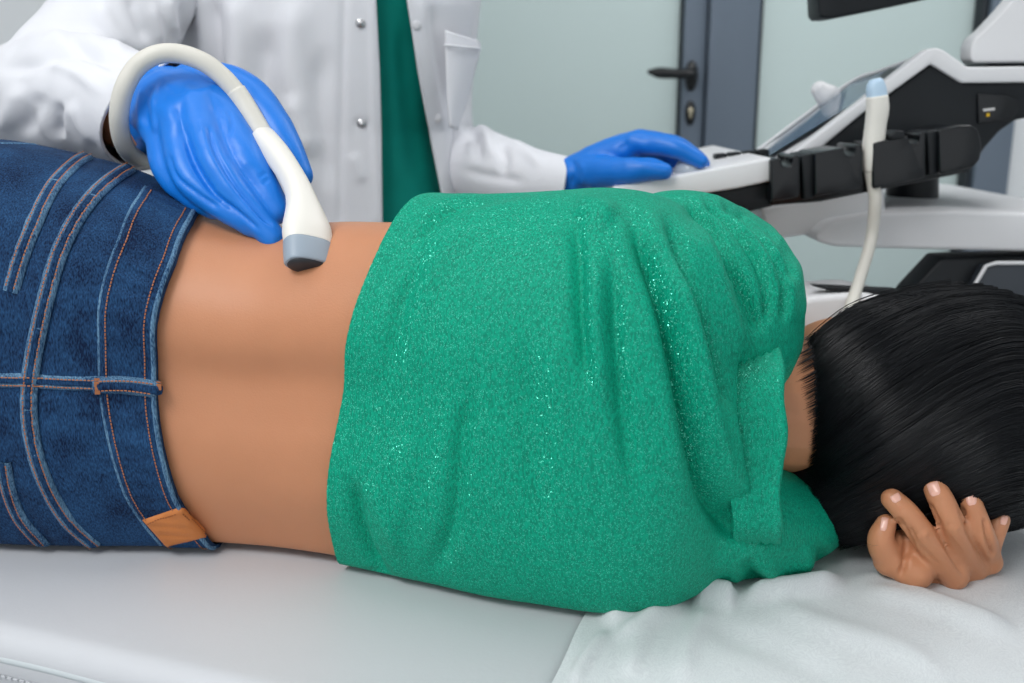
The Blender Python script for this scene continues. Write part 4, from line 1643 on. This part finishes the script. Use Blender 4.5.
for kf, (pp, rr) in FLf.items():
    q = PL(pp)
    gp.append(tube(q, rr, n=18, k=8))
    gp.append(tube([wl, wl * 0.5 + q[0] * 0.5 + np.array([0, 0, 0.003]), q[0]], [0.025, 0.021, rr[0]], n=18))
gp.append(tube([P(573, 178, 1.26), P(582, 175, 1.257), P(600, 168, 1.25)], [0.0245, 0.0250, 0.026], n=24))
gp.append(tube([P(560, 181, 1.268), wl], [0.020, 0.022], n=24))
gl_ = solid(gp, 0.0017, 7)
sculpt(gl_, [([(572, 158), (575, 172), (572, 186)], -1.8, 2.6, 0.2), ([(566, 158), (568, 172), (566, 186)], 1.6, 2.4, 0.2), ([(580, 160), (584, 174), (582, 186)], 1.0, 2.6, 0.2),
             ([(632, 138), (640, 146)], 1.5, 7, 0.001), ([(628, 152), (645, 158), (668, 160)], -2.0, 4, 0.3), ([(618, 150), (630, 142)], -1.0, 3, 0.3)])
jitter(gl_, 0.001, 60, 3.0)
link('glove', gl_, M_glove, doc)

# ================================================================== the probe in the hand
tip = hit(bb, 309, 268)[0]
topq = P(262, 138, 0.893)
axd = unit(topq - tip)
LT = float(np.linalg.norm(topq - tip))
probe = thing('ultrasound_probe', tip, 'white handheld scanning probe with grey tip pressed to the bare back', 'probe')
PFACE = (0.6, -0.8, 0.2)
bow = np.array([0.012, 0, 0.008])
pt0 = [tip + axd * LT * u + bow * math.sin(PI * u) for u in (0.0, 0.135, 0.24, 0.42, 0.58, 0.80, 0.96, 1.0)]
upv = np.cross(unit(pt0[-1] - pt0[0]), [0.25, -1, 0.1])


def loft_probe(pts, rad, n=28, k=6, p=0.75, face=(0.2, -1.0, 0.25)):
    c = catmull(np.array(pts), k)
    r = catmull(np.array(rad, float), k)
    T, A, B = frames(c, np.array(face))
    t = np.linspace(0, 2 * PI, n, endpoint=False)
    cs, sn = np.sign(np.cos(t)) * np.abs(np.cos(t)) ** p, np.sign(np.sin(t)) * np.abs(np.sin(t)) ** p
    G = c[:, None] + B[:, None] * (cs[None, :, None] * r[:, 0][:, None, None]) + A[:, None] * (sn[None, :, None] * r[:, 1][:, None, None])
    V, F = grid(G, False, True)
    F = list(F)
    F.append(tuple(range(n)))
    F.append(tuple(reversed(range((len(c) - 1) * n, len(c) * n))))
    return V, F


obj('housing', loft_probe(pt0[1:], [(0.0200, 0.0122), (0.0202, 0.0124), (0.0128, 0.0108), (0.0102, 0.0100), (0.0106, 0.0104), (0.0112, 0.0110), (0.0110, 0.0108)], face=PFACE), M_probe, probe)
d0 = unit(pt0[0] - pt0[1])
L0 = float(np.linalg.norm(pt0[0] - pt0[1]))
obj('transducer_tip', loft_probe([pt0[1] - d0 * 0.001, pt0[1] + d0 * L0 * 0.4, pt0[1] + d0 * L0 * 0.85, pt0[1] + d0 * L0 * 0.92], [(0.0204, 0.0126), (0.0205, 0.0126), (0.0200, 0.0120), (0.0175, 0.0105)], face=PFACE), M_lens, probe)
obj('acoustic_lens', loft_probe([pt0[1] + d0 * L0 * 0.9, pt0[1] + d0 * L0 * 0.98, pt0[1] + d0 * L0 * 1.04], [(0.0178, 0.0105), (0.0172, 0.0100), (0.015, 0.008)], face=PFACE), M_lensdark, probe)
sr = PL([(263, 139, 0.900), (254, 122, 0.904), (244, 104, 0.908), (236, 91, 0.910)])
obj('strain_relief', tube(sr, [0.0108, 0.0100, 0.0093, 0.0088], n=22, cap='flat'), M_cable, probe)
cb = PL([(238, 94, 0.910), (224, 78, 0.910), (205, 63, 0.908), (180, 54, 0.905), (156, 55, 0.900), (136, 68, 0.897), (123, 92, 0.895), (119, 120, 0.903), (124, 144, 0.925), (136, 158, 0.965), (165, 172, 1.05)]) + [np.array([-0.33, 1.13, C + 0.22]), np.array([-0.2, 1.18, C + 0.05]), np.array([0.05, 1.22, C - 0.08]), np.array([0.4, 1.3, C - 0.1]), np.array([0.62, 1.40, C - 0.02])]
obj('cable', tube(cb, [0.0084] * len(cb), n=16, k=10), M_cable, probe)


# ================================================================== the ultrasound machine, seen from its side
YM = 1.30
mach = thing('ultrasound_machine', (0.62, 1.52, 0), 'white and black wheeled ultrasound machine with control console and probe holders', 'ultrasound machine')
top = [(772, 176), (792, 154), (860, 102), (918, 56), (928, 49), (936, 47.5), (944, 50), (968, 67), (1060, 66)]
bot = [(1060, 82), (962, 83), (931, 64), (866, 111), (800, 165), (782, 182)]
obj('top_shell', prism(top + bot, YM - 0.006, 0.022, 0.003), M_mwhite, mach)
cheek = [(800, 163), (866, 111), (931, 64), (962, 83), (1060, 82), (1060, 112), (1016, 120), (1000, 131), (985, 148), (970, 172), (880, 190), (800, 200)]
obj('side_cheek', prism(cheek, YM, 0.14, 0.003), M_mblack, mach)
rec = obj('recess', prism([(978, 93), (1008, 94), (1019, 100), (1019, 112), (1010, 121), (978, 124)], YM - 0.004, 0.01, 0.002), M_mgloss, mach)
mk_ = [box(P(x, y, YM - 0.006), (0.004, 0.002, 0.003)) for x, y in ((985, 110), (989, 109.5), (993, 109))]
obj('marking', join(*mk_), mat('white_print', (220, 220, 220), 0.6), rec, smooth=False)
obj('indicator', box(P(988, 115, YM - 0.006), (0.004, 0.003, 0.004), bev=0.001), M_yellow, rec)

# tilted touch glass behind the near rim, with its pale far edge
a, b = P(762, 160, YM + 0.016), P(905, 72, YM + 0.016)
a2, b2, m2 = P(748, 158, YM + 0.17), P(916, 58, YM + 0.17), P(851, 81, YM + 0.17)
obj('touch_screen', join(grid(np.array([[a, a * 0.45 + b * 0.55, b], [P(752, 157, YM + 0.16), P(851, 83, YM + 0.16), P(915, 60, YM + 0.16)]]))), M_screen, mach, smooth=False)
obj('screen_base', prism3([P(762, 166, YM + 0.016), P(905, 80, YM + 0.016), P(905, 100, YM + 0.016), P(785, 182, YM + 0.016)], np.array([0, 0.12, 0]), 0.002), M_mgrey, mach)
obj('screen_rim', tube([P(745, 160, YM + 0.165), P(800, 119, YM + 0.165), P(851, 82, YM + 0.165), P(880, 71, YM + 0.165), P(918, 57, YM + 0.165)], [0.0028] * 5, n=10, k=8), M_mwhite, mach)
kb = P(827, 96, YM + 0.16)
ax = unit(P(838, 84, YM + 0.16) - P(818, 106, YM + 0.16))
obj('knob', tube([P(836, 103, YM + 0.16), P(832, 99, YM + 0.16), P(826, 95, YM + 0.16), P(820, 90, YM + 0.16)], [(0.012, 0.012), (0.016, 0.016), (0.0165, 0.0165), (0.0125, 0.0125)], n=24, k=5), M_mwhite, mach)

# console: white deck, keys, trackball
obj('console_deck', prism([(612, 187), (640, 182), (700, 171), (772, 157), (774, 181), (735, 189), (690, 196), (620, 204)], 1.185, 0.34, 0.004), M_mwhite, mach)
obj('console_underside', prism([(690, 194), (735, 187), (775, 180), (775, 206), (740, 214), (690, 214)], 1.200, 0.30, 0.004), M_mblack, mach)
for r_, yy in enumerate((1.29, 1.32, 1.35)):
    for c_ in range(4):
        x0 = 716 + c_ * 14
        y0 = 158.5 - (x0 - 716) * 0.10
        obj('key', prism([(x0, y0 - 4), (x0 + 11, y0 - 5.2), (x0 + 12, y0 + 4), (x0, y0 + 5)], yy, 0.022, 0.0015), M_mblack, mach)
obj('trackball', ellipsoid(P(690, 171, 1.215), (0.019, 0.019, 0.017)), mat('ball_grey', (178, 186, 194), 0.3), mach)

# probe holder rail with its cups
Yh = 1.175
obj('holder_rail', prism([(768, 176), (800, 168), (850, 158), (900, 148), (950, 138), (962, 138), (964, 172), (940, 178), (880, 190), (820, 202), (770, 206)], Yh + 0.02, 0.05, 0.003), M_mgloss, mach)


def cup(x0, x1, yt0, yt1, h, notch, par):
    pts = [(x0, yt0), (notch - 6, yt0 + (yt1 - yt0) * (notch - 6 - x0) / (x1 - x0))]
    yn = yt0 + (yt1 - yt0) * (notch - x0) / (x1 - x0)
    pts += [(notch - 5.5, yn + 6), (notch - 3, yn + 9.5), (notch, yn + 10.5), (notch + 3.5, yn + 9), (notch + 5.5, yn + 5), (notch + 5.5, yn - 1)]
    pts += [(x1 - 2, yt1), (x1, yt1 + 3), (x1, yt1 + h - 4), (x1 - 2, yt1 + h), (x0 + 1, yt0 + h), (x0, yt0 + h - 3)]
    return obj('holder_cup', prism(pts, Yh, 0.07, 0.0022), M_mgloss, par)


cup(771, 800, 160, 155, 42, 787, mach)
cup(815, 863, 153, 144, 44, 850, mach)
cup(873, 926, 143, 132, 46, 914, mach)
ec = [(939, 130), (960, 125), (972, 125), (978, 129), (981, 138), (982, 150), (980, 160), (974, 167), (962, 170), (942, 175), (939, 172)]
obj('holder_end', prism(ec, Yh, 0.075, 0.004), M_mgloss, mach)
obj('holder_wall', prism([(801, 156), (814, 153), (814, 198), (804, 200)], Yh + 0.008, 0.06, 0.002), M_mblack, mach)
obj('holder_wall', prism([(927, 132), (938, 130), (938, 174), (929, 176)], Yh + 0.008, 0.06, 0.002), M_mblack, mach)
obj('rail_clip', prism([(890, 135), (897, 130), (904, 131), (906, 138), (891, 140)], Yh - 0.002, 0.03, 0.002), M_mblack, mach)

# body below the console
obj('console_arm', prism([(760, 208), (790, 203), (884, 188), (887, 218), (850, 226), (800, 236), (770, 240)], YM - 0.02, 0.30, 0.005), M_mwhite, mach)
obj('column', tube([P(912, 232, YM + 0.16), P(912, 165, YM + 0.16)], [0.036, 0.036], n=32, cap='flat'), M_mblack, mach)
obj('body_shelf', prism([(816, 233), (830, 222), (880, 213), (960, 211), (1120, 216), (1120, 254), (1000, 251), (900, 249), (835, 247), (818, 242)], YM - 0.05, 0.50, 0.006), M_mgrey, mach)
obj('neck_fairing', prism([(1024, -14), (1004, 10), (985, 30), (975, 38), (971.5, 46), (971, 58), (974, 63), (1060, 62), (1100, 60), (1100, -60), (1060, -60)], YM + 0.02, 0.035, 0.008), M_mwhite, mach)
obj('neck_joint', prism([(990, 62), (1060, 61), (1060, 66), (985, 66)], YM + 0.07, 0.2, 0.002), M_mblack, mach)
# cabinet, base and wheels
zB = 0.16
xa, xb_ = float(P(915, 260, YM)[0]), float(P(1150, 260, YM)[0])
zt = float(P(1000, 251, YM)[2])
obj('drive_bay', prism([(942, 258), (1130, 252), (1130, 300), (905, 300), (912, 290)], YM - 0.03, 0.05, 0.004), M_mblack, mach)
obj('bay_panel', prism([(986, 266), (998, 264), (1130, 264), (1130, 300), (966, 300)], YM - 0.05, 0.02, 0.003), mat('bay_face', (48, 54, 62), 0.4), mach)
obj('bay_trim', tube(PL([(964, 303, YM - 0.052), (986, 266, YM - 0.052), (996, 263, YM - 0.052), (1130, 263, YM - 0.052)]), [0.0025] * 4, n=8, k=1, smooth=False), M_mgrey, mach)
obj('cabinet', box((0.665 + 0.15, YM + 0.19, 0.5), (0.30, 0.36, 0.60), bev=0.02), M_mwhite, mach)
bs = PZ(838, 320, C - 0.06)
obj('wheel_base', box(((xa + xb_) / 2 - 0.08, YM + 0.19, 0.14), (0.60, 0.46, 0.12), bev=0.03), M_mgrey, mach)
for sx in (-1, 1):
    for sy in (-1, 1):
        c = np.array([(xa + xb_) / 2 - 0.08 + sx * 0.25, YM + 0.19 + sy * 0.18, 0.05])
        obj('caster', tube([c + np.array([0, -0.016, 0]), c + np.array([0, 0.016, 0])], [0.05, 0.05], n=28, cap='flat'), M_mblack, mach)

# monitor on its arm
mon = obj('monitor', prism([(816, -60), (819, 14), (822, 18), (832, 18.5), (880, 9), (960, -8), (960, -160), (820, -160)], YM - 0.02, 0.05, 0.005), M_mblack, mach)
obj('monitor_arm', tube(PL([(1040, -10, YM + 0.18), (1000, -90, YM + 0.18), (930, -90, YM + 0.06)]), [0.03, 0.028, 0.026], n=20), M_mgrey, mach)

# white pedestal lamp-like base of the patient side: pale plastic housing by the shoulder
hs = thing('equipment_housing', P(825, 330, 1.16), 'pale grey plastic housing low behind the head, between shoulder and hair', 'equipment')
obj('shell', prism([(780, 350), (790, 318), (800, 302), (812, 297), (862, 293), (900, 300), (900, 420), (780, 420)], 1.12, 0.10, 0.008), M_mwhite, hs)
obj('lid', prism([(812, 286), (900, 290), (900, 300), (850, 297)], 1.13, 0.02, 0.003), M_mblack, hs)
obj('screw', ellipsoid(P(801, 309, 1.119), (0.003, 0.003, 0.003), 12, 8), M_black, hs)

# ------------------------------------------------------------------ second probe, hung in the holder
pr2 = thing('ultrasound_probe', P(876, 180, Yh + 0.02), 'white probe with pale blue cap hanging in the black console holder', 'probe')
Yp = Yh + 0.012
obj('housing', loft_probe(PL([(877, 96, Yp), (877.5, 110, Yp), (875.5, 126, Yp), (873.5, 145, Yp), (872, 158, Yp), (870, 172, Yp)]), [(0.0120, 0.010), (0.0125, 0.0105), (0.0118, 0.010), (0.0125, 0.0105), (0.012, 0.010), (0.0075, 0.0075)]), M_probe, pr2)
obj('cap', loft_probe(PL([(877, 97, Yp), (876, 88, Yp), (875.5, 82, Yp), (875, 79, Yp)]), [(0.0115, 0.0095), (0.0108, 0.009), (0.0085, 0.008), (0.006, 0.006)]), M_bluecap, pr2)
obj('cable', tube(PL([(870, 170, Yp), (874, 190, Yp), (875, 205, Yp), (871, 240, Yp + 0.005), (861, 275, Yp - 0.03), (851, 306, Yp - 0.085), (843, 335, Yp - 0.10)]) , [0.0072, 0.0075, 0.0072, 0.0070, 0.0068, 0.0068, 0.0068], n=16, k=8), M_cable, pr2)
